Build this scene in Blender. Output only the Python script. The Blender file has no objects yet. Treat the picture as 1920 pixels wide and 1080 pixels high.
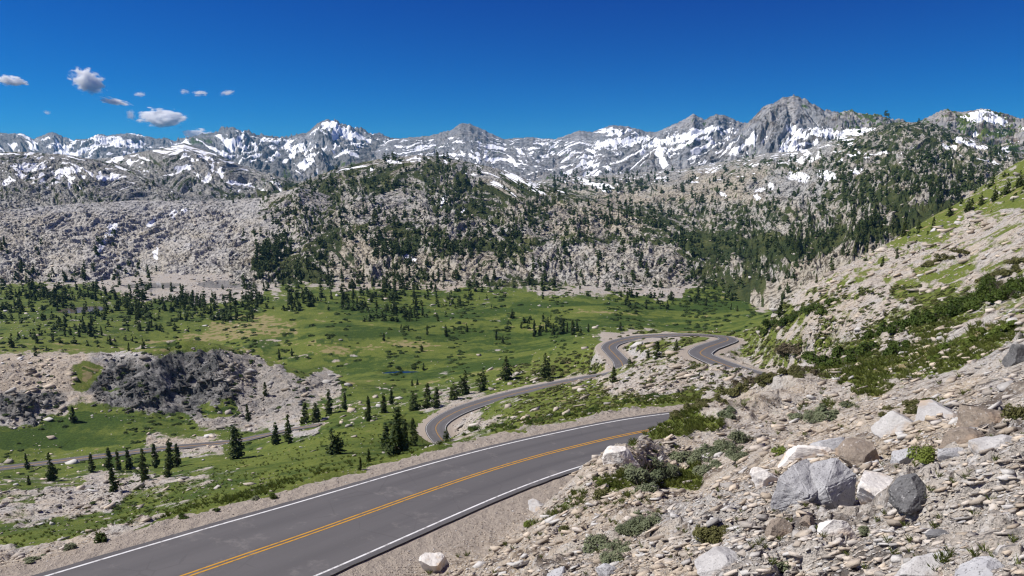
import bpy, bmesh, math, random
import numpy as np
from mathutils import Vector, noise as mnoise

# ------------------------------------------------------------------ camera
S = bpy.context.scene
COL = S.collection
F = 1280.0                                   # focal length in photo pixels (24 mm on 36 mm)
PITCH = math.atan(240.0 / F)                 # eye level sits at v = 300
CP, SP = math.cos(PITCH), math.sin(PITCH)
cam = bpy.data.cameras.new('camera')
cam.sensor_width = 36.0
cam.lens = 24.0
cam.clip_start = 0.1
cam.clip_end = 200000.0
camo = bpy.data.objects.new('camera', cam)
COL.objects.link(camo)
camo.rotation_euler = (math.pi / 2 - PITCH, 0, 0)
S.camera = camo

# ------------------------------------------------------------------ light
SUN_AZ = math.radians(-84.0)                # compass-like angle from +y, negative = left
SUN_EL = math.radians(50.0)
sun = bpy.data.lights.new('sun', 'SUN')
sun.energy = 5.0
sun.angle = math.radians(0.5)
sun.color = (1.0, 0.955, 0.89)
suno = bpy.data.objects.new('sun', sun)
COL.objects.link(suno)
sd = Vector((math.sin(SUN_AZ) * math.cos(SUN_EL), math.cos(SUN_AZ) * math.cos(SUN_EL), math.sin(SUN_EL)))
suno.rotation_euler = sd.to_track_quat('Z', 'Y').to_euler()

W = bpy.data.worlds.new('World')
S.world = W
W.use_nodes = True
nt = W.node_tree
sky = nt.nodes.new('ShaderNodeTexSky')
sky.sky_type = 'NISHITA'
sky.sun_disc = False
sky.sun_elevation = SUN_EL
sky.sun_rotation = SUN_AZ
sky.altitude = 3200.0
sky.air_density = 1.0
sky.dust_density = 0.0
sky.ozone_density = 3.0
gam = nt.nodes.new('ShaderNodeGamma')
gam.inputs[1].default_value = 1.0
tint = nt.nodes.new('ShaderNodeMix')
tint.data_type = 'RGBA'
tint.blend_type = 'MULTIPLY'
tint.inputs[0].default_value = 1.0
tint.inputs[7].default_value = (0.073, 0.495, 0.843, 1)
nt.links.new(sky.outputs[0], gam.inputs[0])
nt.links.new(gam.outputs[0], tint.inputs[6])
bg = nt.nodes['Background']
bg.inputs[1].default_value = 0.072
sub = nt.nodes.new('ShaderNodeMix')
sub.data_type = 'RGBA'
sub.blend_type = 'SUBTRACT'
sub.clamp_result = False
sub.inputs[0].default_value = 1.0
sub.inputs[7].default_value = (0.36, 0.62, -0.34, 1)
nt.links.new(tint.outputs[2], sub.inputs[6])
mx = nt.nodes.new('ShaderNodeMix')
mx.data_type = 'RGBA'
mx.blend_type = 'LIGHTEN'
mx.inputs[0].default_value = 1.0
mx.inputs[7].default_value = (0.02, 0.02, 0.02, 1)
nt.links.new(sub.outputs[2], mx.inputs[6])
nt.links.new(mx.outputs[2], bg.inputs[0])

S.view_settings.view_transform = 'Standard'
S.view_settings.look = 'None'
S.view_settings.exposure = 0.3
S.cycles.use_denoising = True
S.cycles.filter_width = 1.25
S.view_settings.gamma = 1.0
S.cycles.volume_bounces = 90
S.cycles.max_bounces = 90
S.cycles.glossy_bounces = 3
S.cycles.transmission_bounces = 3
S.cycles.diffuse_bounces = 3
S.cycles.transparent_max_bounces = 16

RNG = np.random.default_rng(7)
random.seed(7)

# ------------------------------------------------------------------ projection helpers
def ray(u, v):
    x = (np.asarray(u, float) - 960) / F
    y = (np.asarray(v, float) - 540) / F
    x, y = np.broadcast_arrays(x, y)
    return np.stack([x, CP - SP * y, -(SP + CP * y)], -1)

def at(u, v, r):
    """world point seen at photo pixel (u, v), r metres away along the ground plan"""
    d = ray(u, v)
    return d * (np.asarray(r) / np.hypot(d[..., 0], d[..., 1]))[..., None]

def at_z(u, v, z):
    d = ray(u, v)
    return d * (z / d[..., 2])[..., None]

def project(P):
    x, y, z = P[..., 0], P[..., 1], P[..., 2]
    f = y * CP - z * SP
    up = y * SP + z * CP
    ok = f > 0.05
    f = np.where(ok, f, 0.05)
    return 960 + F * x / f, 540 - F * up / f, ok

# ------------------------------------------------------------------ noise (numpy)
def _h(ix, iy, seed):
    h = (ix.astype(np.uint32) * np.uint32(374761393)) ^ (iy.astype(np.uint32) * np.uint32(668265263)) ^ np.uint32(seed * 2246822519 & 0xffffffff)
    h = (h ^ (h >> np.uint32(13))) * np.uint32(1274126177)
    h ^= h >> np.uint32(16)
    h *= np.uint32(2654435761)
    h ^= h >> np.uint32(15)
    return h

def rnd(ix, iy, seed):
    return (_h(ix, iy, seed) & np.uint32(0xffffff)).astype(np.float32) / np.float32(16777215.0)

def vn(x, y, seed=0):
    """gradient noise, about -1..1"""
    x = np.asarray(x, np.float64); y = np.asarray(y, np.float64)
    fx, fy = np.floor(x), np.floor(y)
    ix, iy = fx.astype(np.int64), fy.astype(np.int64)
    tx, ty = (x - fx).astype(np.float32), (y - fy).astype(np.float32)
    sx = tx * tx * tx * (tx * (tx * 6 - 15) + 10)
    sy = ty * ty * ty * (ty * (ty * 6 - 15) + 10)
    def g(dx, dy):
        a = rnd(ix + dx, iy + dy, seed) * np.float32(2 * math.pi)
        return np.cos(a) * (tx - dx) + np.sin(a) * (ty - dy)
    a = g(0, 0); a += sx * (g(1, 0) - a)
    b = g(0, 1); b += sx * (g(1, 1) - b)
    return (a + sy * (b - a)) * 1.5

def fbm(x, y, seed=0, oct=4, gain=0.5, ridge=False):
    a, s, f = 1.0, 0.0, 1.0
    tot = 0
    for o in range(oct):
        n = vn(x * f + 17.3 * o, y * f - 9.1 * o, seed + o)
        if ridge:
            n = 1 - 2 * np.abs(n)
        s = s + a * n
        tot += a
        a *= gain
        f *= 2.03
    return s / tot

def blocks(x, y, seed, tilt=1.0):
    """fractured blocks: every jittered cell is a tilted facet; returns height about -1..1, a cell hash and the edge distance"""
    ix0, iy0 = np.floor(x).astype(np.int64), np.floor(y).astype(np.int64)
    best = np.full(x.shape, 1e9, np.float32); sec = best.copy()
    bh = np.zeros(x.shape, np.float32); bc = bh.copy()
    for dx in (-1, 0, 1):
        for dy in (-1, 0, 1):
            cx, cy = ix0 + dx, iy0 + dy
            px = cx + rnd(cx, cy, seed) - x
            py = cy + rnd(cx, cy, seed + 1) - y
            d = (px * px + py * py).astype(np.float32)
            m = d < best
            sec = np.where(m, best, np.minimum(sec, d))
            h = rnd(cx, cy, seed + 2)
            a = rnd(cx, cy, seed + 3) * 6.283
            hh = (h * 2 - 1) * 0.6 - tilt * (px * np.cos(a) + py * np.sin(a))
            bh = np.where(m, hh.astype(np.float32), bh)
            bc = np.where(m, h, bc)
            best = np.where(m, d, best)
    return bh, bc, np.sqrt(sec) - np.sqrt(best)

def sstep(a, b, x):
    t = np.clip((x - a) / (b - a), 0, 1)
    return t * t * (3 - 2 * t)

# ------------------------------------------------------------------ mesh helpers
def mesh_obj(name, V, Fc, mat=None, parent=None, smooth=False, mats=None, midx=None):
    """V (n,3); Fc an (m,k) array or a list of such arrays with different k"""
    V = np.ascontiguousarray(V, np.float32)
    Fs = Fc if isinstance(Fc, list) else [Fc]
    Fs = [np.ascontiguousarray(f, np.int32) for f in Fs if len(f)]
    me = bpy.data.meshes.new(name)
    me.vertices.add(len(V))
    me.vertices.foreach_set('co', V.ravel())
    loops = np.concatenate([f.ravel() for f in Fs])
    tot = np.concatenate([np.full(len(f), f.shape[1], np.int32) for f in Fs])
    st = np.concatenate([[0], np.cumsum(tot)[:-1]]).astype(np.int32)
    me.loops.add(len(loops))
    me.loops.foreach_set('vertex_index', loops)
    me.polygons.add(len(tot))
    me.polygons.foreach_set('loop_start', st)
    me.polygons.foreach_set('loop_total', tot)
    if smooth:
        me.polygons.foreach_set('use_smooth', np.ones(len(tot), bool))
    for m in (mats or ([mat] if mat else [])):
        me.materials.append(m)
    if midx is not None:
        me.polygons.foreach_set('material_index', midx.astype(np.int32))
    me.update(calc_edges=True)
    o = bpy.data.objects.new(name, me)
    COL.objects.link(o)
    if parent:
        o.parent = parent
    return o

def attr(o, name, data):
    a = o.data.attributes.new(name, 'FLOAT_COLOR', 'POINT')
    d = np.ones((len(data), 4), np.float32)
    d[:, :data.shape[1]] = data
    a.data.foreach_set('color', d.ravel())

def grid_faces(n, m):
    i = np.arange(n - 1)[:, None] * m + np.arange(m - 1)[None, :]
    return np.stack([i, i + m, i + m + 1, i + 1], -1).reshape(-1, 4)

def empty(name, loc, label, cat, group=None):
    o = bpy.data.objects.new(name, None)
    COL.objects.link(o)
    o.location = loc
    o['label'] = label
    o['category'] = cat
    if group:
        o['group'] = group
    return o

def tag(o, label=None, cat=None, group=None, kind=None):
    for k, v in (('label', label), ('category', cat), ('group', group), ('kind', kind)):
        if v:
            o[k] = v
    return o

# ------------------------------------------------------------------ materials
class NT:
    def __init__(s, name):
        s.m = bpy.data.materials.new(name)
        s.m.use_nodes = True
        s.t = s.m.node_tree
        s.b = s.t.nodes['Principled BSDF']
        s.out = s.t.nodes['Material Output']
    def n(s, typ, **kw):
        k = s.t.nodes.new(typ)
        for a, v in kw.items():
            setattr(k, a, v)
        return k
    def set(s, sock, v):
        if isinstance(v, bpy.types.NodeSocket):
            s.t.links.new(v, sock)
        else:
            if isinstance(v, (tuple, list)) and len(v) == 3 and sock.type == 'RGBA':
                v = (*v, 1)
            sock.default_value = v
    def math(s, op, a, b=0.0, c=None, clamp=False):
        k = s.n('ShaderNodeMath', operation=op, use_clamp=clamp)
        s.set(k.inputs[0], a); s.set(k.inputs[1], b)
        if c is not None:
            s.set(k.inputs[2], c)
        return k.outputs[0]
    def mix(s, f, a, b, blend='MIX'):
        k = s.n('ShaderNodeMix', data_type='RGBA', blend_type=blend)
        s.set(k.inputs[0], f); s.set(k.inputs[6], a); s.set(k.inputs[7], b)
        return k.outputs[2]
    def noise(s, vec, scale, detail=4.0, rough=0.55):
        k = s.n('ShaderNodeTexNoise')
        s.set(k.inputs['Vector'], vec)
        k.inputs['Scale'].default_value = scale
        k.inputs['Detail'].default_value = detail
        k.inputs['Roughness'].default_value = rough
        return k.outputs[0]
    def voro(s, vec, scale, feature='F1'):
        k = s.n('ShaderNodeTexVoronoi', feature=feature)
        s.set(k.inputs['Vector'], vec)
        k.inputs['Scale'].default_value = scale
        return k
    def ramp(s, f, lo, hi):
        k = s.n('ShaderNodeMapRange', interpolation_type='SMOOTHSTEP')
        s.set(k.inputs[0], f); s.set(k.inputs[1], lo); s.set(k.inputs[2], hi)
        return k.outputs[0]
    def attr(s, name):
        k = s.n('ShaderNodeAttribute', attribute_name=name)
        sep = s.n('ShaderNodeSeparateColor')
        s.t.links.new(k.outputs['Color'], sep.inputs[0])
        return sep.outputs
    def pos(s):
        return s.n('ShaderNodeNewGeometry').outputs['Position']
    def bump(s, h, strength, dist):
        k = s.n('ShaderNodeBump')
        s.set(k.inputs['Height'], h)
        k.inputs['Strength'].default_value = strength
        k.inputs['Distance'].default_value = dist
        s.t.links.new(k.outputs[0], s.b.inputs['Normal'])
    def fin(s, col, rough=0.9, spec=0.2):
        s.set(s.b.inputs['Base Color'], col)
        s.set(s.b.inputs['Roughness'], rough)
        s.b.inputs['Specular IOR Level'].default_value = spec
        return s.m

def land_mat(name, sc, bump_d, grey=(0.37, 0.36, 0.345), tan=(0.42, 0.343, 0.252), fine=0, veg=((0.020, 0.040, 0.008), (0.056, 0.092, 0.016), (0.074, 0.110, 0.016), (0.150, 0.166, 0.038)), crack_shade=((0.10, 0.10, 0.105), (0.15, 0.11, 0.075)), crack=(.36, .52)):
    """rock / soil / grass / snow ground; sc = detail features per metre"""
    t = NT(name)
    p = t.pos()
    A = t.attr('cover')      # grass, yellow, tan
    B = t.attr('cover2')     # dark rock (plus painted shade on the knoll cliff), snow, gravel
    n1 = t.noise(p, sc * 0.12, 3)
    n2 = t.noise(p, sc * 0.7, 5, 0.65)
    n3 = t.noise(p, sc * 3.0, 3, 0.7)
    vo = t.voro(p, sc * 1.1)
    vsep = t.n('ShaderNodeSeparateColor')
    t.t.links.new(vo.outputs['Color'], vsep.inputs[0])
    cell = vsep.outputs[0]
    tanf = t.math('ADD', A[2], t.math('MULTIPLY', t.math('SUBTRACT', n1, 0.5), 1.6), clamp=True)
    rock = t.mix(tanf, grey, tan)
    rock = t.mix(t.math('MULTIPLY', cell, 0.55), rock, t.mix(tanf, (0.49, 0.48, 0.46), (0.48, 0.43, 0.355)))
    rock = t.mix(t.ramp(n2, crack[1], crack[0]), rock, t.mix(tanf, *crack_shade))  # dark noise patches: crack shadows painted into the rock colour
    rock = t.mix(t.ramp(n3, 0.60, 0.75), rock, (0.58, 0.56, 0.53))
    if fine:
        n4 = t.noise(p, 22, 4, .75)
        n5 = t.noise(p, 7, 3, .7)
        rock = t.mix(t.math('MULTIPLY', t.ramp(n4, .50, .62), .75), rock, (0.10, 0.095, 0.09))
        rock = t.mix(t.math('MULTIPLY', t.ramp(n5, .52, .66), .6), rock, (0.60, 0.585, 0.56))
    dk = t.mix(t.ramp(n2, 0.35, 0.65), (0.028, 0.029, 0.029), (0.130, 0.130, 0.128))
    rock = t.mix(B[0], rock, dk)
    grav = t.mix(n3, (0.24, 0.205, 0.17), (0.43, 0.375, 0.315))
    rock = t.mix(B[2], rock, grav)
    gy = t.math('ADD', A[1], t.math('MULTIPLY', t.math('SUBTRACT', n1, 0.5), 1.2), clamp=True)
    gd = t.mix(t.ramp(n2, 0.3, 0.7), veg[0], veg[1])
    gl = t.mix(t.ramp(n2, 0.3, 0.7), veg[2], veg[3])
    grass = t.mix(t.ramp(gy, 0, .75), gd, gl)
    grass = t.mix(t.ramp(gy, .86, 1.06), grass, (0.27, 0.215, 0.115))
    gm = t.ramp(t.math('ADD', A[0], t.math('MULTIPLY', t.math('SUBTRACT', n3, 0.5), 0.5)), 0.42, 0.58)
    col = t.mix(gm, rock, grass)
    sm = t.ramp(t.math('ADD', B[1], t.math('MULTIPLY', t.math('SUBTRACT', n3, 0.5), 0.25)), 0.45, 0.55)
    col = t.mix(sm, col, (0.86, 0.88, 0.91))
    hh = t.math('ADD', t.math('MULTIPLY', n2, 1.0), t.math('MULTIPLY', n3, 0.35))
    hh = t.math('ADD', hh, t.math('MULTIPLY', vo.outputs['Distance'], 0.5))
    if fine:
        hh = t.math('ADD', hh, t.math('ADD', t.math('MULTIPLY', n4, .22), t.math('MULTIPLY', n5, .45)))
    hh = t.math('MULTIPLY', hh, t.math('SUBTRACT', 1.0, t.math('MULTIPLY', sm, 0.85)))
    t.bump(hh, 1.0, bump_d)
    return t.fin(col, 0.92, 0.12)

# ------------------------------------------------------------------ cover maps: what grows or lies where, in 20 px cells of the survey
def rle(rows):
    out = []
    for r in rows:
        line = ''
        for tok in r.split():
            line += tok[-1] * int(tok[:-1])
        assert len(line) == 96, (len(line), r)
        out.append(line)
    return out

COVER_V0 = 240
COVER = rle('''78r 18m
78r 18m
78r 18m
32r 11m 25r 28m
30r 14m 20r 8t 6r 18m
26r 20m 16m 8t 7r 19m
24r 8m 10r 14m 8t 8t 5r 4m 4M 11m
24r 8m 8R 8m 10t 10m 10m 6m 6M 6m
24R 2r 6m 10R 10m 8t 14m 10m 6M 6t
26R 6m 10m 10R 8t 20m 8M 8t
25R 7m 6t 12m 14m 16M 8m 8t
24R 8m 4t 14m 14R 14M 10t 8t
24R 7M 5t 14t 14R 10m 12t 10t
24R 7m 8t 10t 15R 10m 12t 10m
9m 16R 7m 12t 10m 12R 6M 14t 10t
12M 13R 3M 10M 12M 10m 4R 6g 14t 6M 6d
30M 4g 14M 14g 8g 4d 12t 10d
22M 40g 10g 4d 10t 10d
20M 8y 30g 12g 2M 4d 8t 8d 4R
16M 12y 26g 2M 8s 6M 2d 8t 12d 4M
10y 10y 12y 20g 4M 14m 4m 8m 4t 8d 2R
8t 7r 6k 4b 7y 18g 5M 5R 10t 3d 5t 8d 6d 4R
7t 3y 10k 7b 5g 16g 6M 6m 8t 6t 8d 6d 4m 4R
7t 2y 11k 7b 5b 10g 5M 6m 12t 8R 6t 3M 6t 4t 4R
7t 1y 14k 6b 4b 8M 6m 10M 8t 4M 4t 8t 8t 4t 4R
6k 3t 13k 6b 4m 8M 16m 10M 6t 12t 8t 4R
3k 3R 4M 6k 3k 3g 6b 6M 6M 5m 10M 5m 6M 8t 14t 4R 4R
2R 2k 8g 6g 6b 4m 8M 6g 4m 12m 4M 6M 8t 12t 8R
14g 5M 6M 5r 10g 6m 8M 6M 4M 6t 14t 6t 6R
14g 7t 4M 10g 6g 5M 6M 8M 8t 12t 8t 8R
16M 6m 12g 6g 6m 8g 10t 12t 12t 8R
10M 10g 14g 8g 4M 8t 12t 14t 8t 8R
8M 8m 10M 10g 4M 18t 8M 14t 16R
4M 4m 6R 6m 8M 6g 6m 16t 10M 10t 4R 16R
4m 8R 4m 4M 8g 8m 26t 10t 24R
4m 6R 4M 4M 8g 8m 28t 10R 24R
5m 5M 6M 6g 10t 30t 34R
10M 6m 46t 34R
8g 6m 48t 34R
6m 58t 32R
64t 32R
66t 30R'''.split('\n'))
#         grass yellow tan dark gravel
CLS = {'r': (.24, .2, .15, .10, 0), 'R': (.12, .3, .50, 0, 0), 't': (.26, .45, .95, 0, 0), 'm': (.46, .35, .55, .05, 0),
       'M': (.70, .40, .55, 0, 0), 'g': (.96, .52, .4, 0, 0), 'd': (.36, .35, .7, 0, 0), 'y': (.92, .92, .8, 0, 0),
       'k': (.24, .25, .1, 1.2, 0), 's': (.12, .6, .55, 0, .8), 'b': (.14, .3, .45, .45, .1)}  # k: dark knoll rock, the cliff's shade also put into its colour
SNOW_V0 = 220
SNOW = rle('''29a 4f 58a 3e 2a
5c 9d 6a 4e 4c 2b 6d 19a 4e 3b 8d 4a 6b 11a 5d
5f 6e 4d 4f 5d 4e 6d 3d 11e 16e 6f 4b 6e 2a 8a 2e 4a
5d 5e 6e 6e 6d 6d 3b 3e 22e 4f 3d 4b 7c 16b
10c 10c 8c 6c 10a 18d 6d 8b 20a
12d 8b 6c 6a 14a 10d 6c 8b 26a
12b 10b 4c 20a 12b 38a
96a'''.split('\n'))
SNV = dict(zip('abcdef', (0, .20, .36, .47, .55, .70)))
SNOW_SPOTS = [(1110, 345, 36, 4, 24), (770, 485, 14, 6, 30), (210, 428, 14, 9, -50), (190, 460, 22, 5, -62), (285, 417, 12, 5, -50),
              (325, 400, 8, 7, -40), (345, 393, 9, 4, -20), (292, 475, 5, 12, 10), (1498, 332, 20, 10, 10), (1552, 330, 18, 9, 15), (1606, 319, 14, 7, -10),
              (1425, 356, 8, 6, 0), (1418, 371, 8, 5, 20), (1447, 349, 7, 5, 0), (1354, 364, 9, 5, 20), (830, 376, 5, 12, 15), (868, 396, 8, 4, -20), (958, 330, 20, 4, 25), (1000, 345, 12, 3, 20),
              (735, 302, 16, 3, 20), (697, 318, 4, 4, 0), (55, 313, 34, 7, 0), (118, 322, 22, 7, 0), (12, 342, 14, 6, -20), (140, 318, 14, 5, 0), (78, 330, 7, 7, 0), (130, 345, 5, 10, 0),
              (400, 310, 4, 12, 10), (388, 335, 4, 12, 20), (415, 325, 5, 12, -10), (1485, 279, 16, 6, 0), (1508, 270, 22, 4, 0), (1502, 300, 8, 6, 0), (1507, 282, 9, 4, 20),
              (1822, 271, 34, 4, 15), (1885, 279, 8, 6, 0), (1845, 300, 14, 3, 18), (1780, 276, 14, 5, 10), (1865, 306, 12, 3, 15), (1545, 250, 40, 9, 10), (1495, 247, 22, 10, 20), (1600, 247, 40, 6, -8),
              (1400, 270, 25, 4, -40), (1435, 262, 14, 3, -45), (1830, 215, 24, 8, -15), (1868, 222, 16, 5, 35), (1146, 246, 24, 5, 0), (612, 236, 14, 5, -20), (545, 295, 20, 4, -35), (628, 252, 6, 14, 0), (650, 256, 18, 4, 25), (655, 288, 22, 4, 25), (440, 262, 24, 7, -20), (1330, 243, 22, 6, -15), (1180, 265, 60, 7, -3), (1260, 262, 50, 8, -12), (220, 266, 50, 9, 8)]

def bil(M, u, v, v0):
    """bilinear lookup in a (rows, 96, k) table of 20 px cells"""
    x = np.clip(u / 20.0 - 0.5, 0, 94.999)
    y = np.clip((v - v0) / 20.0 - 0.5, 0, M.shape[0] - 1.001)
    i, j = x.astype(int), y.astype(int)
    fx, fy = (x - i)[:, None], (y - j)[:, None]
    return (M[j, i] * (1 - fx) + M[j, i + 1] * fx) * (1 - fy) + (M[j + 1, i] * (1 - fx) + M[j + 1, i + 1] * fx) * fy

CT = np.array([[CLS[c] for c in row] for row in COVER], np.float32)
ST = np.array([[(SNV[c],) for c in row] for row in SNOW], np.float32)

def cover_at(u, v, wob):
    du = wob[0] * 22
    dv = wob[1] * 9
    return bil(CT, u + du, v + dv, COVER_V0)

def snow_at(u, v, wob):
    s = bil(ST, u + wob[0] * 12, v + wob[1] * 5, SNOW_V0)[:, 0]
    s = np.where(v > SNOW_V0 + 160, 0, s)
    sp = np.zeros(len(u), np.float32)
    for (a, b, su, sv, ang) in SNOW_SPOTS:
        m = (np.abs(u - a) < su * 2.2 + sv * 2) & (np.abs(v - b) < su * 2.2 + sv * 2)
        if not m.any():
            continue
        ca, sa = math.cos(math.radians(ang)), math.sin(math.radians(ang))
        x, y = u[m] - a + wob[0][m] * 5, v[m] - b + wob[1][m] * 4
        q = ((x * ca + y * sa) / su) ** 2 + ((-x * sa + y * ca) / sv) ** 2
        sp[m] = np.maximum(sp[m], np.clip(1.35 - 0.55 * q, 0, 1.2))
    return s, sp

# ------------------------------------------------------------------ roads
def spline(P, step):
    """Catmull-Rom through P resampled about every step metres"""
    P = np.asarray(P, float)
    Q = np.vstack([2 * P[0] - P[1], P, 2 * P[-1] - P[-2]])
    out = []
    for i in range(1, len(Q) - 2):
        n = max(2, int(np.linalg.norm(Q[i + 1] - Q[i]) / step))
        t = np.linspace(0, 1, n, endpoint=False)[:, None]
        out.append(0.5 * ((2 * Q[i]) + (-Q[i - 1] + Q[i + 1]) * t + (2 * Q[i - 1] - 5 * Q[i] + 4 * Q[i + 1] - Q[i + 2]) * t ** 2 + (-Q[i - 1] + 3 * Q[i] - 3 * Q[i + 1] + Q[i + 2]) * t ** 3))
    out.append(Q[-2][None])
    return np.vstack(out)

def plane_pt(u, v, z0=17.75, gx=0.11, gd=0.03):
    d = ray(u, v)
    n = np.array([.8 * gx - .6 * gd, .6 * gx + .8 * gd])
    zr = z0 - n @ np.array([-10, 32])
    return d * (zr / (-d[2] - n @ d[:2]))
LEFT = [(-60, 1121), (75, 1080), (300, 1016), (640, 918), (800, 873), (950, 834), (1100, 803), (1257, 776)]
RIGHT = [(470, 1130), (595, 1080), (800, 989), (950, 922), (1060, 882), (1140, 857)]
lp = spline([plane_pt(*q) for q in LEFT], 0.5)
rp = spline([plane_pt(*q) for q in RIGHT], 0.5)
e = lp[-1] - lp[-10]; e /= np.linalg.norm(e)
cen = []
for a in lp:
    k = np.argmin(((rp - a) ** 2).sum(1))
    if 0 < k < len(rp) - 1:
        cen.append(((a + rp[k]) / 2, np.linalg.norm((a - rp[k]))))
cw = np.array([c[1] for c in cen]); cc = np.array([c[0] for c in cen])
dirw = cc[-1] - cc[-12]; dirw /= np.linalg.norm(dirw)
d0 = cc[0] - cc[12]; d0 /= np.linalg.norm(d0)
tail = [cc[-1] + dirw * s + np.array([0.0015, -0.001, 0]) * s * s * 5 for s in (5, 10, 17)]
lead = [cc[0] + d0 * s for s in (60, 40, 25, 10)]
main_c = spline(np.vstack([lead, cc[::8], tail]), 0.6)
_k = np.array([np.argmin(((cc - q) ** 2).sum(1)) for q in main_c])
main_w = np.convolve(np.pad(cw[_k], 15, mode='edge'), np.ones(31) / 31, 'valid') / 2

SC = [(1490, 716, 160), (1450, 711, 170), (1418, 703, 181), (1370, 688, 191), (1330, 672, 203), (1313, 662, 215), (1325, 652, 232), (1350, 643, 254), (1365, 637, 278), (1357, 631.5, 304),
      (1330, 628.5, 322), (1290, 627.5, 336), (1240, 629, 342), (1190, 634, 341), (1155, 642, 332), (1142, 651, 318), (1152, 664, 302), (1166, 680, 287), (1164, 696, 277), (1140, 703, 273),
      (1100, 710, 272), (1040, 721, 270), (980, 734, 267), (920, 750, 262), (870, 766, 255), (835, 783, 247), (818, 798, 240), (820, 812, 234), (833, 828, 228), (850, 850, 222)]
curve_c = spline([at(*q) for q in SC], 1.2)
def smooth(a, n):
    k = np.hanning(n + 2)[1:-1]; k /= k.sum()
    return np.convolve(np.pad(a, n // 2, mode='edge'), k, 'valid')
curve_c[:, 2] = smooth(curve_c[:, 2], 21)
LO = [(600, 796, 300), (540, 806, 312), (490, 817, 320), (430, 829, 323), (333, 838, 325), (260, 846, 330), (187, 855, 337), (90, 867, 345), (0, 878, 350), (-120, 893, 355)]
low_c = spline([at(*q) for q in LO], 1.5)
ROADS = [(main_c, main_w, 2.6, 'main'), (curve_c, np.full(len(curve_c), 3.5), 3.0, 'curve'), (low_c, np.full(len(low_c), 2.3), .7, 'low')]

def normals2(c):
    t = np.gradient(c[:, :2], axis=0)
    t /= np.linalg.norm(t, axis=1)[:, None]
    return np.stack([-t[:, 1], t[:, 0]], 1)

# ------------------------------------------------------------------ the ground sheet
def az_r(P):
    return np.arctan2(P[:, 0], P[:, 1]), np.hypot(P[:, 0], P[:, 1])

SLOPE = 0.65
def slope_z(x, y):
    return -1.7 - SLOPE * (-0.567 * x + 0.82 * y)

CTRL = '''0 1078 60,0 1060 90,0 1020 130,0 955 190,0 920 230,0 897 290,-150 1080 130,-150 990 190,-150 930 260,-150 905 320
200 1018 60,200 1010 90,200 985 130,200 930 190,200 893 260
400 958 55,400 952 80,400 935 120,400 900 180,400 870 240,400 846 300
600 908 58,600 898 80,600 880 120,600 850 180,600 808 260,600 775 330
760 872 60,760 862 100,760 850 160,760 808 215,760 772 275,760 742 340,760 716 430
900 843 55,900 825 100,900 800 160,900 780 205,900 729 300,900 702 380,900 687 450
1000 814 52,1000 798 90,1000 770 150,1000 747 210,1000 700 330,1000 680 420
1100 793 55,1100 768 100,1100 745 150,1100 726 215,1100 690 330,1100 662 400,1100 640 480
1180 779 54,1180 755 100,1180 725 150,1175 700 200,1172 689 240
1250 768 56,1250 745 95,1250 715 140,1250 690 180,1250 675 212,1250 655 275
1330 758 62,1330 735 100,1330 712 140,1330 694 172,1220 648 302,1285 640 300
1400 650 255,1430 670 222,1455 655 210,1460 640 218
1095 668 345,1190 622 372,1260 619 375,1330 620 368,1395 624 330,1425 612 300
1260 640 450,1180 645 450,1350 630 440
0 680 462,-150 684 470,100 676 460,180 668 458,250 656 456,310 647 455,350 643 455,400 648 454,450 661 450,500 676 442,550 692 434,600 708 425,640 718 415
0 790 405,100 802 395,200 792 385,300 785 378,400 778 372,500 765 380,600 742 395,-150 800 410
0 720 440,200 716 436,350 708 432,480 718 420
120 832 370,250 820 354,400 808 345
100 895 300,300 872 290,450 852 290
0 690 510,200 690 510,350 690 510,500 700 495,620 720 465
1120 872 30,1150 852 33,1200 822 38,1240 797 42,1272 776 46,1200 852 31,1260 808 39,1150 880 28,1320 747 50,1320 790 42,1400 724 55,1500 702 62,1600 680 72,1400 770 45
1400 790 47,1400 740 75,1400 722 120,1430 690 165
1500 760 52,1500 716 90,1500 692 120,1500 640 172,1500 600 215,1500 546 270,1440 600 250
1600 690 75,1600 655 98,1600 600 150,1600 540 210,1600 490 300,1560 507 290
1700 700 58,1700 665 72,1700 600 115,1700 540 175,1700 480 255,1700 434 340,1640 467 320
1800 650 60,1800 600 88,1800 540 135,1800 480 200,1800 420 290,1800 376 395
1920 640 44,1920 600 58,1920 540 88,1920 480 128,1920 420 188,1920 360 285,1920 302 450
2200 600 40,2200 500 70,2200 400 120,2200 300 230,2200 250 430,2800 500 40,2800 350 90,2800 200 250,2800 150 450
1440 628 420,1500 588 420,1560 548 430,1640 500 460,1720 470 500,1820 430 540,1920 370 600,2200 300 600,2800 200 650
1500 575 640,1640 560 640,1800 540 700,1920 520 760,2200 480 800'''
cp = []
for tok in CTRL.replace('\n', ',').split(','):
    u, v, r = map(float, tok.split())
    cp.append(at(u, v, r))
cp = [np.array(cp)]
g = []
for r in (1.0, 2.5, 5, 8, 12, 17, 23, 30, 38, 46):
    for a in np.radians(np.arange(-75, 76, 12.5)):
        x, y = r * math.sin(a), r * math.cos(a)
        if -0.567 * x + 0.82 * y < 21.5 and not (r > 42 and a < 0.5):
            g.append((x, y, slope_z(x, y)))
cp.append(np.array(g))
fl = []
VZ = -150.0
for u in range(-300, 1700, 130):
    for v in (540, 556, 575, 600, 630, 665, 690):
        if (v >= 630 and not (60 < u < 1050)) or (v >= 665 and not 620 < u < 860) or (v > 580 and u < 1360 and u > 1120) or (u > 1380 and v > 560) or (u > 1600):
            continue
        fl.append(at_z(u, v, VZ + 2.0 * math.sin(u * .013) + 1.5 * math.cos(v * .09 + u * 0.01)))
cp.append(np.array(fl))
cp.append(main_c[::10]); cp.append(curve_c[::8]); cp.append(low_c[::12])
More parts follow.
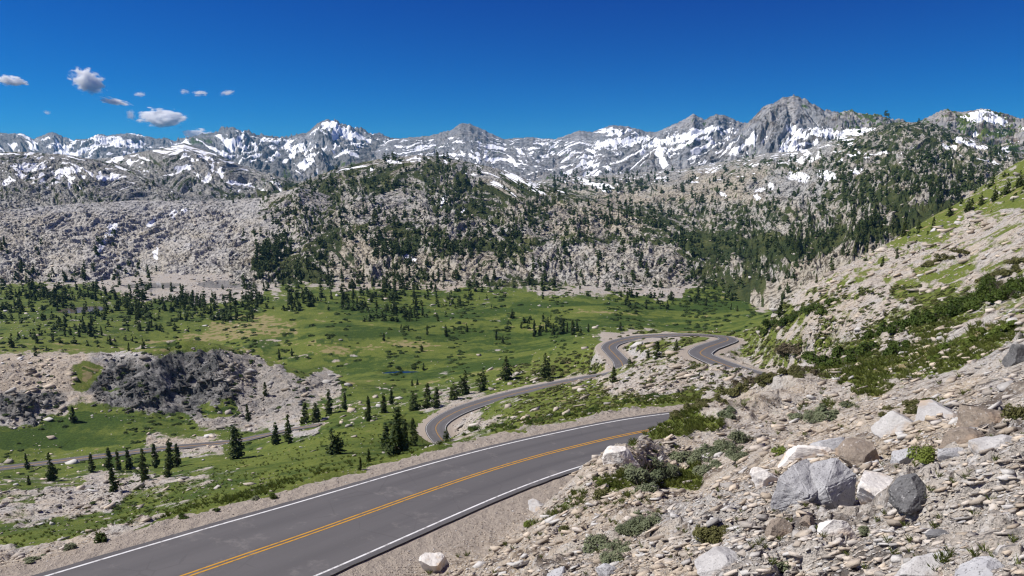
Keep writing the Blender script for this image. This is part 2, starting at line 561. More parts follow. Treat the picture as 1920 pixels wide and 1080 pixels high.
# the flanks of the main road
nn = normals2(main_c)
for off, dz in ((-5.2, -0.05), (5.6, -0.15), (8.5, -1.9)):
    q = main_c[::14].copy(); q[:, :2] += nn[::14] * off; q[:, 2] += dz
    cp.append(q[q[:, 0] < 1.5] if off < 0 else q)
CPT = np.vstack(cp)

def tps_key(a, r):
    return np.stack([a * 3.2, np.log(r) * 1.25], -1)
ca, cr = az_r(CPT)
K = tps_key(ca, np.maximum(cr, 0.8))
ev = CPT[:, 2] / np.maximum(cr, 0.8)
# thin duplicates
keep = []
for i in range(len(K)):
    if all(np.abs(K[i] - K[j]).max() > 0.012 for j in keep[-60:]):
        keep.append(i)
K, ev = K[keep], ev[keep]
def tk(d2):
    return d2 * np.log(d2 + 1e-9) * 0.5
n = len(K)
A = np.zeros((n + 3, n + 3))
A[:n, :n] = tk(((K[:, None] - K[None]) ** 2).sum(-1)) + np.eye(n) * 0.0006
A[:n, n] = 1; A[:n, n + 1:] = K
A[n:, :n] = A[:n, n:].T
wts = np.linalg.solve(A, np.concatenate([ev, np.zeros(3)]))
def tps(a, r):
    q = tps_key(a, r).reshape(-1, 2)
    out = np.empty(len(q))
    for s in range(0, len(q), 8000):
        b = q[s:s + 8000]
        out[s:s + 8000] = tk(((b[:, None] - K[None]) ** 2).sum(-1)) @ wts[:n] + wts[n] + b @ wts[n + 1:]
    return out.reshape(a.shape)

RES = 1.0
uu = np.arange(-330, 2251, 1.75 / RES)
az_mid = np.arctan((uu - 960) / F / CP)
az = np.concatenate([np.linspace(-math.pi, az_mid[0], 60, endpoint=False), az_mid, np.linspace(az_mid[-1], math.pi, 61)[1:]])
lg = np.linspace(math.log(0.7), math.log(1100), 6000)
dens = 1.0 + 2.8 * sstep(math.log(325), math.log(350), lg) * (1 - sstep(math.log(475), math.log(510), lg)) + .5 * sstep(math.log(60), math.log(90), lg) * (1 - sstep(math.log(320), math.log(350), lg))
cum = np.cumsum(dens); cum = (cum - cum[0]) / (cum[-1] - cum[0])
nrow = int(144 * dens.mean() * math.log(1100 / .7))
rr = np.concatenate([np.exp(np.interp(np.linspace(0, 1, nrow), cum, lg)), np.exp(np.linspace(math.log(1100), math.log(12000), 40))[1:]])
ac = np.clip(az, -1.25, 1.25)
ga = np.linspace(-1.25, 1.25, 330)
gr = np.linspace(math.log(0.7), math.log(12000), 420)
E0 = tps(*np.meshgrid(ga, np.exp(gr), indexing='ij'))
def cubic_interp(Z, x, ax):
    """Catmull-Rom interpolation along an axis at fractional indices x"""
    Z = np.moveaxis(Z, ax, 0)
    i = np.clip(np.floor(x).astype(int), 0, Z.shape[0] - 2)
    t = (x - i).reshape(-1, *([1] * (Z.ndim - 1)))
    p0, p1, p2, p3 = Z[np.maximum(i - 1, 0)], Z[i], Z[i + 1], Z[np.minimum(i + 2, Z.shape[0] - 1)]
    o = 0.5 * (2 * p1 + (p2 - p0) * t + (2 * p0 - 5 * p1 + 4 * p2 - p3) * t ** 2 + (3 * p1 - p0 - 3 * p2 + p3) * t ** 3)
    return np.moveaxis(o, 0, ax)
Ei = cubic_interp(E0, (ac + 1.25) / 2.5 * 329, 0)
Ei = cubic_interp(Ei, (np.log(rr) - gr[0]) / (gr[-1] - gr[0]) * 419, 1)
AZ, RR = np.meshgrid(az, rr, indexing='ij')
GX, GY = RR * np.sin(AZ), RR * np.cos(AZ)
GZ = Ei * RR
GZ = np.where(RR < 2.5, slope_z(GX, GY) + (GZ - slope_z(GX, GY)) * sstep(1.2, 2.5, RR), GZ)
bh = sstep(1.3, 1.9, np.abs(AZ))
GZ = GZ * (1 - bh) + np.clip(slope_z(GX, GY), -150, 500) * bh
far = sstep(720, 1050, RR)
GZ = GZ * (1 - far) + VZ * far
NA, NR = GX.shape
x, y = GX.ravel(), GY.ravel()
z = GZ.ravel()
r_ = RR.ravel()
# distance to the roads (fine enough polylines, checked near each road only)
road_d = np.full(len(x), 99.0, np.float32)      # metres beyond the pavement edge
road_z = np.zeros(len(x), np.float32)
shw = np.ones(len(x), np.float32)
road_s = np.full(len(x), .1, np.float32)
for c, w, sh, nm in ROADS:
    lo, hi = c[:, :2].min(0) - 14, c[:, :2].max(0) + 14
    m = np.nonzero((x > lo[0]) & (x < hi[0]) & (y > lo[1]) & (y < hi[1]))[0]
    nrm = normals2(c)
    slp = np.gradient(c[:, 2]) / np.linalg.norm(np.gradient(c[:, :2], axis=0), axis=1)
    cell = 6.0
    occ = set()
    for q in c:
        i0, j0 = int(q[0] // cell), int(q[1] // cell)
        for di in (-3, -2, -1, 0, 1, 2, 3):
            for dj in (-3, -2, -1, 0, 1, 2, 3):
                occ.add((i0 + di) * 100003 + j0 + dj)
    key = (np.floor(x[m] / cell).astype(np.int64) * 100003 + np.floor(y[m] / cell).astype(np.int64))
    m = m[np.isin(key, np.fromiter(occ, np.int64))]
    for s in range(0, len(m), 20000):
        b = m[s:s + 20000]
        d2 = (x[b, None] - c[None, :, 0]) ** 2 + (y[b, None] - c[None, :, 1]) ** 2
        k = d2.argmin(1)
        dx, dy = x[b] - c[k, 0], y[b] - c[k, 1]
        al_ = dx * nrm[k, 1] - dy * nrm[k, 0]
        sd_ = dx * nrm[k, 0] + dy * nrm[k, 1]
        end = ((k == 0) | (k == len(c) - 1)) & (np.abs(al_) > 2)
        d = np.where(end, np.sqrt(d2[np.arange(len(b)), k]), np.abs(sd_)) - w[k] - 0.35
        up = d < road_d[b]
        road_d[b[up]] = d[up]
        road_z[b[up]] = c[k[up], 2] + np.clip(al_[up], -1, 1) * slp[k[up]]
        shw[b[up]] = sh
        if nm == 'main':
            shw[b[up]] = np.where(sd_[up] < 0, np.interp(c[k[up], 0], [-6, 2, 7], [3.0, 2.0, .5]), 1.6)
        road_s[b[up]] = {'main': .08, 'curve': .35, 'low': .5}[nm]
flat = 1 - sstep(0.0, 1.0, (road_d - shw * 0.8) / (shw * 1.3 + 0.8))
z = z * (1 - flat) + (road_z - road_s - 0.03 * np.clip(road_d, 0, 5)) * flat

PONDS = [(755, 700, 42, 6.5, 'pond', (.010, .035, .085)), (432, 531, 58, 7, 'lake', (.16, .155, .15)), (288, 535, 46, 4.5, 'lake', (.16, .155, .145)), (155, 580, 34, 5, 'pond', (.10, .085, .065))]
POND_Z = -150.5
for (u_, v_, su, sv, nm, c_) in PONDS:
    q = at_z(u_, v_, POND_Z)
    rq = math.hypot(q[0], q[1])
    rx, ry = su * rq / F, sv * rq * rq / (F * 150)
    k_ = np.sqrt(((x - q[0]) / rx) ** 2 + ((y - q[1]) / ry) ** 2)
    f_ = 1 - sstep(1.05, 1.5, k_)
    z = z * (1 - f_) + (POND_Z - 1.2 * (1 - sstep(.7, 1.3, k_)) + .15) * f_
# cover per vertex
P0 = np.stack([x, y, z], 1)
U, Vv, ok = project(P0)
wob = (vn(x / (0.02 * r_ + .6), y / (0.02 * r_ + .6), 3), vn(x / (0.025 * r_ + .6), y / (0.025 * r_ + .6), 4))
lr = np.log(r_)
# noise in the sheet's own (azimuth, log r) cells keeps patches the same size on screen; fades into world noise near the camera
pa, pr = AZ.ravel() * 60, lr * 22
cov = cover_at(U, Vv, wob)
pn = 0.5 + 0.5 * (0.55 * fbm(x / 7.0, y / 7.0, 11, 5, 0.62) + 0.45 * fbm(x / 38.0, y / 38.0, 12, 4, 0.6)) * 1.5
ss, sc_ = x * .45 + y * .89, x * .89 - y * .45
pn2 = 0.5 + 0.5 * (0.6 * fbm(sc_ / 3.2, ss / 15.0, 13, 5, 0.62) + 0.4 * fbm(sc_ / 11.0, ss / 50.0, 14, 4, 0.6)) * 1.7
stk = sstep(15, 50, r_) * (1 - sstep(420, 520, r_)) * sstep(860, 1000, U)
pn = pn * (1 - stk) + pn2 * stk
grass = 0.5 + (cov[:, 0] + .17 * stk - pn) * 1.5
grass = np.where(cov[:, 0] > .9, np.maximum(grass, 0.62 + (cov[:, 0] - pn) * .3), grass)
sh_m = (1 - sstep(0.55, 1.35, (road_d + vn(x / 1.7, y / 1.7, 21) * 0.9 + vn(x / .4, y / .4, 22) * .35) / (shw + .3)))
grass = grass * (1 - sh_m)
grav = np.maximum(cov[:, 4], sh_m)
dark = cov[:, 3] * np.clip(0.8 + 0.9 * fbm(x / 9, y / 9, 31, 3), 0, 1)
yel = np.clip(cov[:, 1] + 0.55 * fbm(x / 30, y / 30, 41, 4), 0, 1)
yel = np.where(cov[:, 0] > .85, np.clip(cov[:, 1] + 0.75 * fbm(x / 55, y / 22, 42, 5, .6), 0, 1), yel)
yel = yel * (1 - stk) + np.clip(.74 + .3 * fbm(x / 14, y / 14, 46, 3), 0, .97) * stk
tann = np.clip(cov[:, 2] * (1 - .35 * stk) + 0.35 * fbm(x / 12, y / 12, 43, 4), 0, 1)
bn = np.abs(fbm(x / 150, y / 75, 44, 4, .55))
brook = sstep(.045, .012, bn) * (cov[:, 0] > .82) * (r_ > 420)
big_ = fbm(x / 170, y / 60, 45, 4, .55)
mead = (cov[:, 0] > .82) & (r_ > 300)
yel = np.where(mead, np.clip((yel - .45) * 1.15 + .27 + big_ * 1.4, 0, 1), yel)
yel = np.where(brook > .2, yel * .2, yel)
grass = grass - brook * .45
gm = np.clip(grass, 0, 1)
rockm = (1 - sstep(.35, .65, grass)) * (1 - grav)
# relief
sp = np.maximum(np.repeat(np.gradient(rr)[None], NA, 0).ravel(), r_ * 1.4 / F)
nearroad = sstep(0.2, 3.5, road_d)
def fade(l):
    return np.clip((l / sp - 2.0) / 2.0, 0, 1)
valley = sstep(-138, -148, z) * sstep(430, 520, r_)
dz = np.zeros(len(x))
for k, lam in enumerate((60, 30, 14)):
    dz += fbm(x / lam, y / lam, 50 + k, 2) * lam * 0.035 * sstep(lam * 0.5, lam * 2.5, r_) * sstep(1, lam * .7, road_d) * (1 - 0.8 * valley)
for k, (lam, amp) in enumerate(((9.0, .12), (3.6, .20), (1.5, .26), (0.62, .30), (0.26, .30), (.11, .25))):
    f = fade(lam)
    m = f * rockm * nearroad * (1 - .7 * valley) > 0.003
    if m.any():
        wx = x[m] + vn(x[m] / lam * 1.3, y[m] / lam * 1.3, 60 + k) * lam * .35
        wy = y[m] + vn(x[m] / lam * 1.3, y[m] / lam * 1.3, 70 + k) * lam * .35
        b, ch, ed = blocks(wx / lam, wy / lam * 1.15, 100 + 10 * k, 0.9)
        if lam > 1.2:
            f = f * (1 - .65 * (1 - sstep(25, 70, r_)))
        some = sstep(0.35, 0.6, rnd(np.floor(wx / lam).astype(np.int64), np.floor(wy / lam).astype(np.int64), 5) * .4 + .5 + .5 * vn(x[m] / lam / 3, y[m] / lam / 3, 80 + k))
        b = (b + .25) * sstep(0.0, .22, ed)
        dz[m] += b * lam * amp * .8 * (f * rockm * nearroad * (1 - .85 * valley))[m] * (0.35 + .65 * some) * (1 - .5 * cov[m, 0])
for k, lam in enumerate((2.0, .8, .3, .12)):
    f = fade(lam) * nearroad
    m = f > .01
    if m.any():
        dz[m] += vn(x[m] / lam, y[m] / lam, 90 + k) * lam * 0.09 * f[m] * (.5 + .5 * rockm[m])
dz += grav * vn(x / 0.5, y / .5, 97) * 0.03 * fade(.5) * (road_d > .3)
# cliffs of the knoll: deep ribs
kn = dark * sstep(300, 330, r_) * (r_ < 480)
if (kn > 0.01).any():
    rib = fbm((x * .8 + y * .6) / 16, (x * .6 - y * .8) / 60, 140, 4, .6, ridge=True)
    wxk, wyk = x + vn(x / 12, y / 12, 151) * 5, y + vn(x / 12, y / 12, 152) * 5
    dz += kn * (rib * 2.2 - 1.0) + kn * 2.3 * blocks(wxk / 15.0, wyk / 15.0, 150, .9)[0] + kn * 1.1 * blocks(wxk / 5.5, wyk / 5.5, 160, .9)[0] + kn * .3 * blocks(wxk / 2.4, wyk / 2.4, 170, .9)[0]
z = z + dz
ground = mesh_obj('ground', np.stack([x, y, z], 1), grid_faces(NA, NR)[:, ::-1], land_mat('ground_cover', 1.6, 0.20, fine=1), smooth=True)
attr(ground, 'cover', np.stack([np.clip(grass, 0, 1), yel, tann], 1).astype(np.float32))
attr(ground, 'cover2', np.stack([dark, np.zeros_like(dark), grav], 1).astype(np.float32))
tag(ground, kind='structure')
LAYERS = [(np.stack([x, y, z], 1), grass, road_d, cov)]

# ------------------------------------------------------------------ road surfaces
def asphalt():
    t = NT('asphalt')
    p = t.pos()
    n1 = t.noise(p, 0.18, 4, .6)
    n2 = t.noise(p, 30.0, 2)
    u = t.n('ShaderNodeUVMap').outputs[0]
    sx = t.n('ShaderNodeSeparateXYZ'); t.t.links.new(u, sx.inputs[0])
    mp = t.n('ShaderNodeMapping'); t.t.links.new(u, mp.inputs[0]); mp.inputs['Scale'].default_value = (9, .06, 1)
    st = t.noise(mp.outputs[0], 1.0, 4, .6)
    c = t.mix(n1, (0.074, 0.072, 0.075), (0.108, 0.104, 0.107))
    c = t.mix(t.math('MULTIPLY', t.ramp(st, .35, .7), .6), c, (0.064, 0.062, 0.066))
    # wheel paths polished darker, lane centres
    w = t.math('ABSOLUTE', t.math('SINE', t.math('MULTIPLY', sx.outputs[0], math.pi * 4)))
    c = t.mix(t.math('MULTIPLY', w, 0.30), c, (0.145, 0.138, 0.140))
    ck = t.voro(p, .42, 'DISTANCE_TO_EDGE')
    wv = t.noise(p, 2.5, 3)
    ckf = t.math('MULTIPLY', t.ramp(t.math('ADD', ck.outputs[0], t.math('MULTIPLY', t.math('SUBTRACT', wv, .5), .05)), .022, .004), t.ramp(n1, .45, .6))
    c = t.mix(t.math('MULTIPLY', ckf, .22), c, (.035, .033, .034))
    pt = t.noise(p, .55, 5, .7)
    c = t.mix(t.math('MULTIPLY', t.ramp(pt, .56, .70), .45), c, (.21, .195, .185))
    c = t.mix(t.math('MULTIPLY', n2, .5), c, t.mix(.5, c, (0.17, .16, .155)))
    t.bump(n2, .35, .01)
    return t.fin(c, 0.85, 0.25)
def paint(name, col, worn):
    t = NT(name)
    n = t.noise(t.pos(), 3.0, 6, .75)
    return t.fin(t.mix(t.ramp(n, .47, .66), col, worn), .75, .2)
M_ASPH = asphalt()
M_YEL = paint('yellow_paint', (0.50, 0.255, 0.03), (0.28, 0.17, 0.06))
M_WHITE = paint('white_paint', (0.66, 0.66, 0.66), (0.36, 0.35, 0.34))

def ribbon(name, c, lo, hi, dz, mat, parent=None, cols=2, noise=0.0, dashes=None):
    nn = normals2(c)
    k = np.linspace(0, 1, cols)
    off = lo[:, None] * (1 - k) + hi[:, None] * k
    if noise:
        s = np.cumsum(np.r_[0, np.linalg.norm(np.diff(c, axis=0), axis=1)])
        off[:, 0] += vn(s / 1.1, s * 0 + 3, 7) * noise
        off[:, -1] += vn(s / 1.1, s * 0 + 8, 8) * noise
    V = np.zeros((len(c), cols, 3))
    V[..., :2] = c[:, None, :2] + nn[:, None] * off[..., None]
    V[..., 2] = c[:, 2:3] + dz
    o = mesh_obj(name, V.reshape(-1, 3), grid_faces(len(c), cols)[:, ::-1], mat, parent)
    s = np.cumsum(np.r_[0, np.linalg.norm(np.diff(c, axis=0), axis=1)])
    uv = o.data.uv_layers.new(name='UVMap')
    loops = np.zeros(len(o.data.loops), np.int32)
    o.data.loops.foreach_get('vertex_index', loops)
    UV = np.stack([np.tile(k, len(c)), np.repeat(s, cols)], 1)
    uv.data.foreach_set('uv', UV[loops].astype(np.float32).ravel())
    return o

for c, w, sh, nm in ROADS:
    one = np.ones(len(c))
    rd = ribbon('road', c, -(w + .38), w + .38, 0.0, M_ASPH, cols=9, noise=.06)
    tag(rd, kind='structure')
    big = 1.0
    if nm != 'low':
        for s in (-1, 1):
            ribbon('centre_line', c, one * (s * .115 - .05 * big), one * (s * .115 + .05 * big), .005, M_YEL, rd)
            wl = .055 * big
            a = s * w
            ribbon('edge_line', c, a - wl, a + wl, .005, M_WHITE, rd)
    else:
        ribbon('centre_line', c, one * -.14, one * .14, .005, M_YEL, rd)

# ------------------------------------------------------------------ hills and mountains
def ilin(u, pts, k):
    a = np.array([p[0] for p in pts], float)
    b = np.array([p[k] for p in pts], float)
    return np.interp(u, a, b)

M_HILL = land_mat('hill_cover', 0.22, 3.0, grey=(0.35, 0.347, 0.33), tan=(0.335, 0.302, 0.235), veg=((.015, .026, .008), (.040, .054, .016), (.056, .068, .021), (.098, .102, .037)), crack_shade=((.060, .062, .062), (.090, .075, .052)), crack=(.41, .53))
M_PALE = land_mat('pale_hill_cover', 0.22, 3.0, grey=(0.44, 0.43, 0.415), tan=(0.40, 0.37, 0.312), veg=((.015, .026, .008), (.040, .054, .016), (.056, .068, .021), (.098, .102, .037)), crack_shade=((.085, .085, .085), (.12, .10, .07)), crack=(.37, .49))
M_MTN = land_mat('mountain_cover', 0.05, 6.0, grey=(0.19, 0.203, 0.235), tan=(0.285, 0.268, 0.258), crack=(.40, .52))

def hill(name, crest, base, amp, lam, shape=1.15, mat=None, step=1.55, vstep=1.35, kind='hill', seed=0, back=0.5, steps=0.0, rough=1.0, gully=0.0, dark=0.0, snow_k=1.0, crag=0.0, gb=0.13):
    u0, u1 = crest[0][0], crest[-1][0]
    us = np.arange(u0, u1 + .1, step)
    vc = ilin(us, crest, 1) + (4 if seed in (6, 7) else 0); rc = ilin(us, crest, 2)
    if crag:
        vc = vc - crag * fbm(us / 14.0, us * 0, seed + 5, 4, .6, ridge=True)
    vb = ilin(us, base, 1)
    zb = None
    if len(base[0]) > 2:
        rb = ilin(us, base, 2)
        B = at(us, vb, rb)
    else:
        B = at_z(us, vb, np.full(len(us), VZ - 4.0))
        rb = np.hypot(B[:, 0], B[:, 1])
    C = at(us, vc, rc)
    nt_ = int(np.percentile(np.abs(vb - vc), 90) / vstep) + 8
    t = np.concatenate([[-.05], np.linspace(0, 1, nt_), 1 + np.linspace(0, 1, 24)[1:] ** 1.3 * back * 2])
    T, I = np.meshgrid(t, np.arange(len(us)))
    t1 = np.clip(T, 0, 1)
    g = t1 ** shape
    sx = (us * 0.01)[:, None]
    if steps:
        ph = T * steps + 0.9 * vn(sx * 1.3 + seed, T * 0 + .5, seed + 9)
        g = g + (np.sin(ph * 2 * math.pi)) / (2 * math.pi * steps) * 0.75 * np.sin(np.clip(t1, 0, 1) * math.pi)
    R = rb[:, None] + (rc - rb)[:, None] * T
    Z = B[:, 2][:, None] + (C[:, 2] - B[:, 2])[:, None] * g
    Z = Z + np.where(T < 0, -50.0, 0)
    over = np.clip(T - 1, 0, None)
    Hh = (C[:, 2] - B[:, 2])[:, None]
    Z = Z - Hh * over * 0.55 - Hh * over ** 2 * .2
    ux = np.stack([C[:, 0] / rc, C[:, 1] / rc], 1)
    ub = np.stack([B[:, 0] / rb, B[:, 1] / rb], 1)
    X = R * (ub[:, 0][:, None] * (1 - t1) + ux[:, 0][:, None] * t1)
    Y = R * (ub[:, 1][:, None] * (1 - t1) + ux[:, 1][:, None] * t1)
    al = (us[:, None] - 960) / F * rc.mean()          # metres along the range
    dn = T * (np.abs(vb - vc).mean() / F * rc.mean() * 1.7)
    al = al + 0 * dn
    w0, w9 = al + vn(al / lam, dn / lam, seed + 20) * lam * .4, dn + vn(al / lam + 7, dn / lam, seed + 21) * lam * .4
    wx, wy = w0, w9 * 2.1
    n = fbm(wx / lam, wy / lam, seed, 6, 0.43, ridge=True) * rough
    n2 = fbm(wx / lam * 2.2, wy / lam * 2.2, seed + 40, 5, 0.6)
    d = amp * (0.65 * n + 0.5 * n2)
    if gully:
        gl = fbm(wx / lam * 1.6, wy / lam * .32, seed + 60, 4, .55, ridge=True)
        d = d + amp * gully * gl * sstep(0, .35, T)
    bl, _, _ = blocks(wx / (lam * .10), wy / (lam * .10), seed + 80, .9)
    bl2, _, _ = blocks(wx / (lam * .045), wy / (lam * .045), seed + 90, .9)
    d = d + amp * (.15 * bl + .085 * bl2)
    wx, wy = w0, w9
    at_crest = 1 - 0.72 * np.exp(-((T - 1) / .12) ** 2)
    d = d * at_crest * sstep(-.02, .10, T)
    sl = np.clip(Hh / np.maximum(np.abs(rc - rb), 1)[:, None], 0, 1.5)
    Z = Z + d * .8
    X = X - d * ub[:, 0][:, None] * sl * .8
    Y = Y - d * ub[:, 1][:, None] * sl * .8
    P = np.stack([X, Y, Z], -1).reshape(-1, 3)
    U, V, ok = project(P)
    wob = (vn(wx / lam * 4, wy / lam * 4, seed + 30).ravel(), vn(wx / lam * 4, wy / lam * 4, seed + 31).ravel())
    cov = cover_at(U, V, wob)
    w1, w2 = (wx / lam).ravel(), (wy / lam).ravel()
    pn = 0.5 + 1.0 * (0.65 * fbm(w1 * 11, w2 * 13, seed + 33, 5, .7) + .35 * fbm(w1 * 2.5, w2 * 2.5, seed + 34, 4))
    grass = 0.5 + (cov[:, 0] + (gb if mat is None else 0) - pn) * 1.8
    s, spots = snow_at(U, V, wob)
    ds = dn / max(np.abs(dn).max(), 1)
    st = 0.5 + 2.4 * (.5 * fbm(w1 * 2.2, w2 * 7.5, seed + 36, 4, .6) + .5 * fbm(w1 * 5, w2 * 17.0, seed + 37, 3)) + 0.55 * (n.ravel() - .1)
    st = st + 0.25 * sstep(.97, 1.0, T).ravel()
    snow = 0.5 + (s * snow_k - st) * 1.3
    snow = np.where(s > 0.02, snow, 0)
    snow = np.maximum(snow, spots * (0.60 + .95 * fbm(w1 * 14, w2 * 22, seed + 38, 4, .65)))
    dk = np.clip(cov[:, 3] + dark * sstep(-.1, .6, n2.ravel() + .6 * n.ravel()), 0, 1)
    o = mesh_obj(name, P, grid_faces(len(us), len(t)), mat or M_HILL, smooth=True)
    yel = np.clip(cov[:, 1] * .7 + .5 * fbm(w1 * 5, w2 * 5, seed + 39, 3), 0, 1)
    tn = np.clip(cov[:, 2] + .5 * fbm(w1 * 3, w2 * 3, seed + 41, 4), 0, 1)
    attr(o, 'cover', np.stack([np.clip(grass, 0, 1), yel, tn], 1).astype(np.float32))
    attr(o, 'cover2', np.stack([dk, np.clip(snow, 0, 1), np.zeros(len(P))], 1).astype(np.float32))
    tag(o, kind='structure')
    LAYERS.append((P, grass, np.full(len(P), 99.0), cov))
    return o

hill('hill', [(-260, 402, 1250), (0, 396, 1250), (130, 384, 1260), (250, 377, 1280), (420, 379, 1280), (500, 369, 1270), (560, 352, 1280), (640, 372, 1350), (720, 420, 1300)],
     [(-260, 540), (180, 538), (260, 524), (480, 522), (560, 536), (720, 545)], 14, 90, 1.25, seed=1, mat=M_PALE)
hill('hill', [(-260, 300, 1900), (-60, 288, 1900), (40, 286, 1900), (130, 292, 1900), (240, 314, 1880), (300, 345, 1800), (340, 368, 1750), (420, 392, 1700)],
     [(-260, 430, 1300), (420, 430, 1400)], 24, 150, 1.0, seed=2, dark=.25)
hill('hill', [(80, 330, 2700), (160, 305, 2700), (250, 290, 2700), (345, 270, 2700), (400, 288, 2650), (470, 318, 2600), (560, 345, 2500), (640, 350, 2400), (720, 380, 2300)],
     [(80, 420, 1800), (720, 420, 1700)], 38, 230, 1.0, seed=3, dark=.25)
hill('hill', [(430, 420, 1250), (480, 385, 1350), (560, 345, 1500), (640, 313, 1600), (700, 300, 1620), (780, 291, 1640), (860, 300, 1650), (950, 322, 1620), (1010, 346, 1560), (1100, 372, 1480), (1200, 400, 1400), (1300, 428, 1300), (1400, 462, 1200), (1500, 500, 1080), (1560, 530, 1000)],
     [(430, 540), (640, 545), (1000, 548), (1250, 550), (1400, 540), (1560, 540)], 20, 130, 1.1, seed=4, gb=.12)
hill('hill', [(940, 352, 2600), (1050, 336, 2700), (1150, 330, 2800), (1280, 318, 2800), (1380, 300, 2700), (1440, 288, 2600), (1500, 284, 2500), (1560, 262, 2400), (1620, 240, 2350), (1690, 229, 2300), (1745, 232, 2250), (1800, 252, 2200), (1860, 276, 2150), (1920, 290, 2100), (2050, 310, 2000), (2220, 320, 1900)],
     [(940, 440, 1500), (1200, 470, 1150), (1380, 545, 800), (1480, 580, 640), (1600, 560, 560), (1800, 480, 620), (2220, 380, 700)], 24, 150, 1.15, seed=5, steps=5.0, gb=.06)
hill('mountain', [(-300, 262, 8200), (-100, 256, 8200), (0, 251, 8200), (40, 250, 8200), (65, 262, 8200), (98, 248, 8200), (140, 262, 8200), (165, 262, 8200), (185, 252, 8200), (200, 257, 8200), (245, 249, 8200), (300, 262, 8200), (340, 266, 8200), (400, 270, 8200), (460, 290, 8000)],
     [(-300, 345, 5200), (460, 345, 5200)], 130, 800, 1.3, mat=M_MTN, seed=6, gully=.3, dark=.55, crag=3)
hill('mountain', [(330, 275, 6800), (360, 262, 6800), (395, 257, 6800), (440, 246, 6800), (480, 260, 6800), (540, 262, 6700), (575, 252, 6600), (596, 232, 6500), (613, 225, 6500), (650, 240, 6500), (700, 257, 6500), (745, 264, 6500), (800, 285, 6300)],
     [(330, 350, 4200), (800, 350, 4200)], 150, 600, 1.35, mat=M_MTN, seed=7, gully=.6, dark=.6, crag=3)
hill('mountain', [(680, 290, 5800), (730, 264, 5900), (800, 258, 6000), (848, 246, 6000), (862, 235, 6000), (878, 234, 6000), (905, 244, 6000), (945, 264, 6000), (1000, 260, 6000), (1040, 264, 6000), (1085, 248, 6000), (1110, 250, 6000), (1140, 239, 6000), (1180, 239, 6000), (1215, 251, 6000), (1260, 248, 5900), (1330, 270, 5700), (1450, 300, 5400)],
     [(680, 360, 3200), (1450, 360, 3200)], 48, 420, 1.1, mat=M_MTN, seed=8, gully=.1, dark=.4, crag=3, steps=5.0)
hill('mountain', [(1120, 320, 4600), (1190, 275, 4700), (1250, 244, 4800), (1285, 226, 4800), (1299, 218, 4800), (1320, 229, 4800), (1342, 220, 4800), (1370, 226, 4800), (1396, 233, 4800), (1460, 262, 4700), (1540, 300, 4600)],
     [(1120, 370, 3000), (1540, 370, 3000)], 85, 430, 1.2, mat=M_MTN, seed=9, gully=.4, dark=.3, crag=3)
hill('mountain', [(1290, 330, 3300), (1350, 290, 3400), (1395, 245, 3500), (1430, 210, 3500), (1465, 192, 3500), (1490, 186, 3500), (1512, 194, 3500), (1545, 213, 3500), (1566, 218, 3500), (1595, 212, 3500), (1625, 220, 3500), (1660, 228, 3500), (1720, 245, 3500), (1800, 280, 3400)],
     [(1290, 370, 2500), (1800, 340, 2600)], 80, 330, 1.55, mat=M_MTN, seed=10, gully=.6, dark=.35, crag=4)
hill('mountain', [(1640, 275, 3000), (1700, 242, 3000), (1740, 226, 3000), (1776, 210, 3000), (1800, 214, 3000), (1842, 209, 3000), (1900, 224, 3000), (1990, 240, 3000), (2100, 230, 3000), (2240, 260, 3000)],
     [(1640, 340, 2300), (2240, 360, 2300)], 55, 300, 1.15, mat=M_MTN, seed=11, gully=.4, dark=.3, crag=4)
# ------------------------------------------------------------------ what is seen where (nearest surface point for a photo pixel)
BW, BH = 960, 540
best = np.full(BW * BH, 1e12)
bl_ = np.full(BW * BH, -1, np.int64)
bi_ = np.full(BW * BH, -1, np.int64)
for li, (P, gr_, rd_, cv_) in enumerate(LAYERS):
    U, V, ok = project(P)
    i, j = (U / 2).astype(np.int64), (V / 2).astype(np.int64)
    m = np.nonzero(ok & (U >= 0) & (V >= 0) & (i < BW) & (j < BH))[0]
    k = j[m] * BW + i[m]
    d = (P[m] ** 2).sum(1)
    o = np.argsort(-d)
    k, m, d = k[o], m[o], d[o]
    tmp = np.full(BW * BH, 1e12); ti = np.full(BW * BH, -1, np.int64)
    tmp[k] = d; ti[k] = m
    up = tmp < best
    best[up] = tmp[up]; bl_[up] = li; bi_[up] = ti[up]
best2 = best.reshape(BH, BW)
# a cell whose neighbours all lie much nearer is a gap in a nearer surface
nb = np.stack([np.roll(np.roll(best2, a, 0), b, 1) for a in (-1, 0, 1) for b in (-1, 0, 1)])
near = np.sort(nb, 0)[3]
gap = (best2 > near * 1.5).ravel()
for li in range(len(LAYERS)):
    pass
def look(u, v):
    """(layer, vertex index, world point) of the surface nearest to the eye at each photo pixel; layer -1 where there is only sky"""
    u, v = np.atleast_1d(u), np.atleast_1d(v)
    L = np.full(len(u), -1, np.int64); I = L.copy()
    for du, dv in ((0, 0), (1, 0), (-1, 0), (0, 1), (0, -1), (2, 0), (-2, 0), (0, 2), (1, 1), (-1, -1)):
        i = np.clip((u / 2).astype(int) + du, 0, BW - 1); j = np.clip((v / 2).astype(int) + dv, 0, BH - 1)
        k = j * BW + i
        m = (L < 0) & (bl_[k] >= 0) & ~gap[k]
        L[m] = bl_[k][m]; I[m] = bi_[k][m]
    P = np.zeros((len(u), 3))
    for li in range(len(LAYERS)):
        m = L == li
        P[m] = LAYERS[li][0][I[m]]
    return L, I, P
def spot(u, v):
    L, I, P = look(np.array([u], float), np.array([min(v, 1077)], float))
    return P[0]
def layer_val(L, I, k):
    o = np.zeros(len(L))
    for li in range(len(LAYERS)):
        m = L == li
        o[m] = LAYERS[li][k][I[m]]
    return o
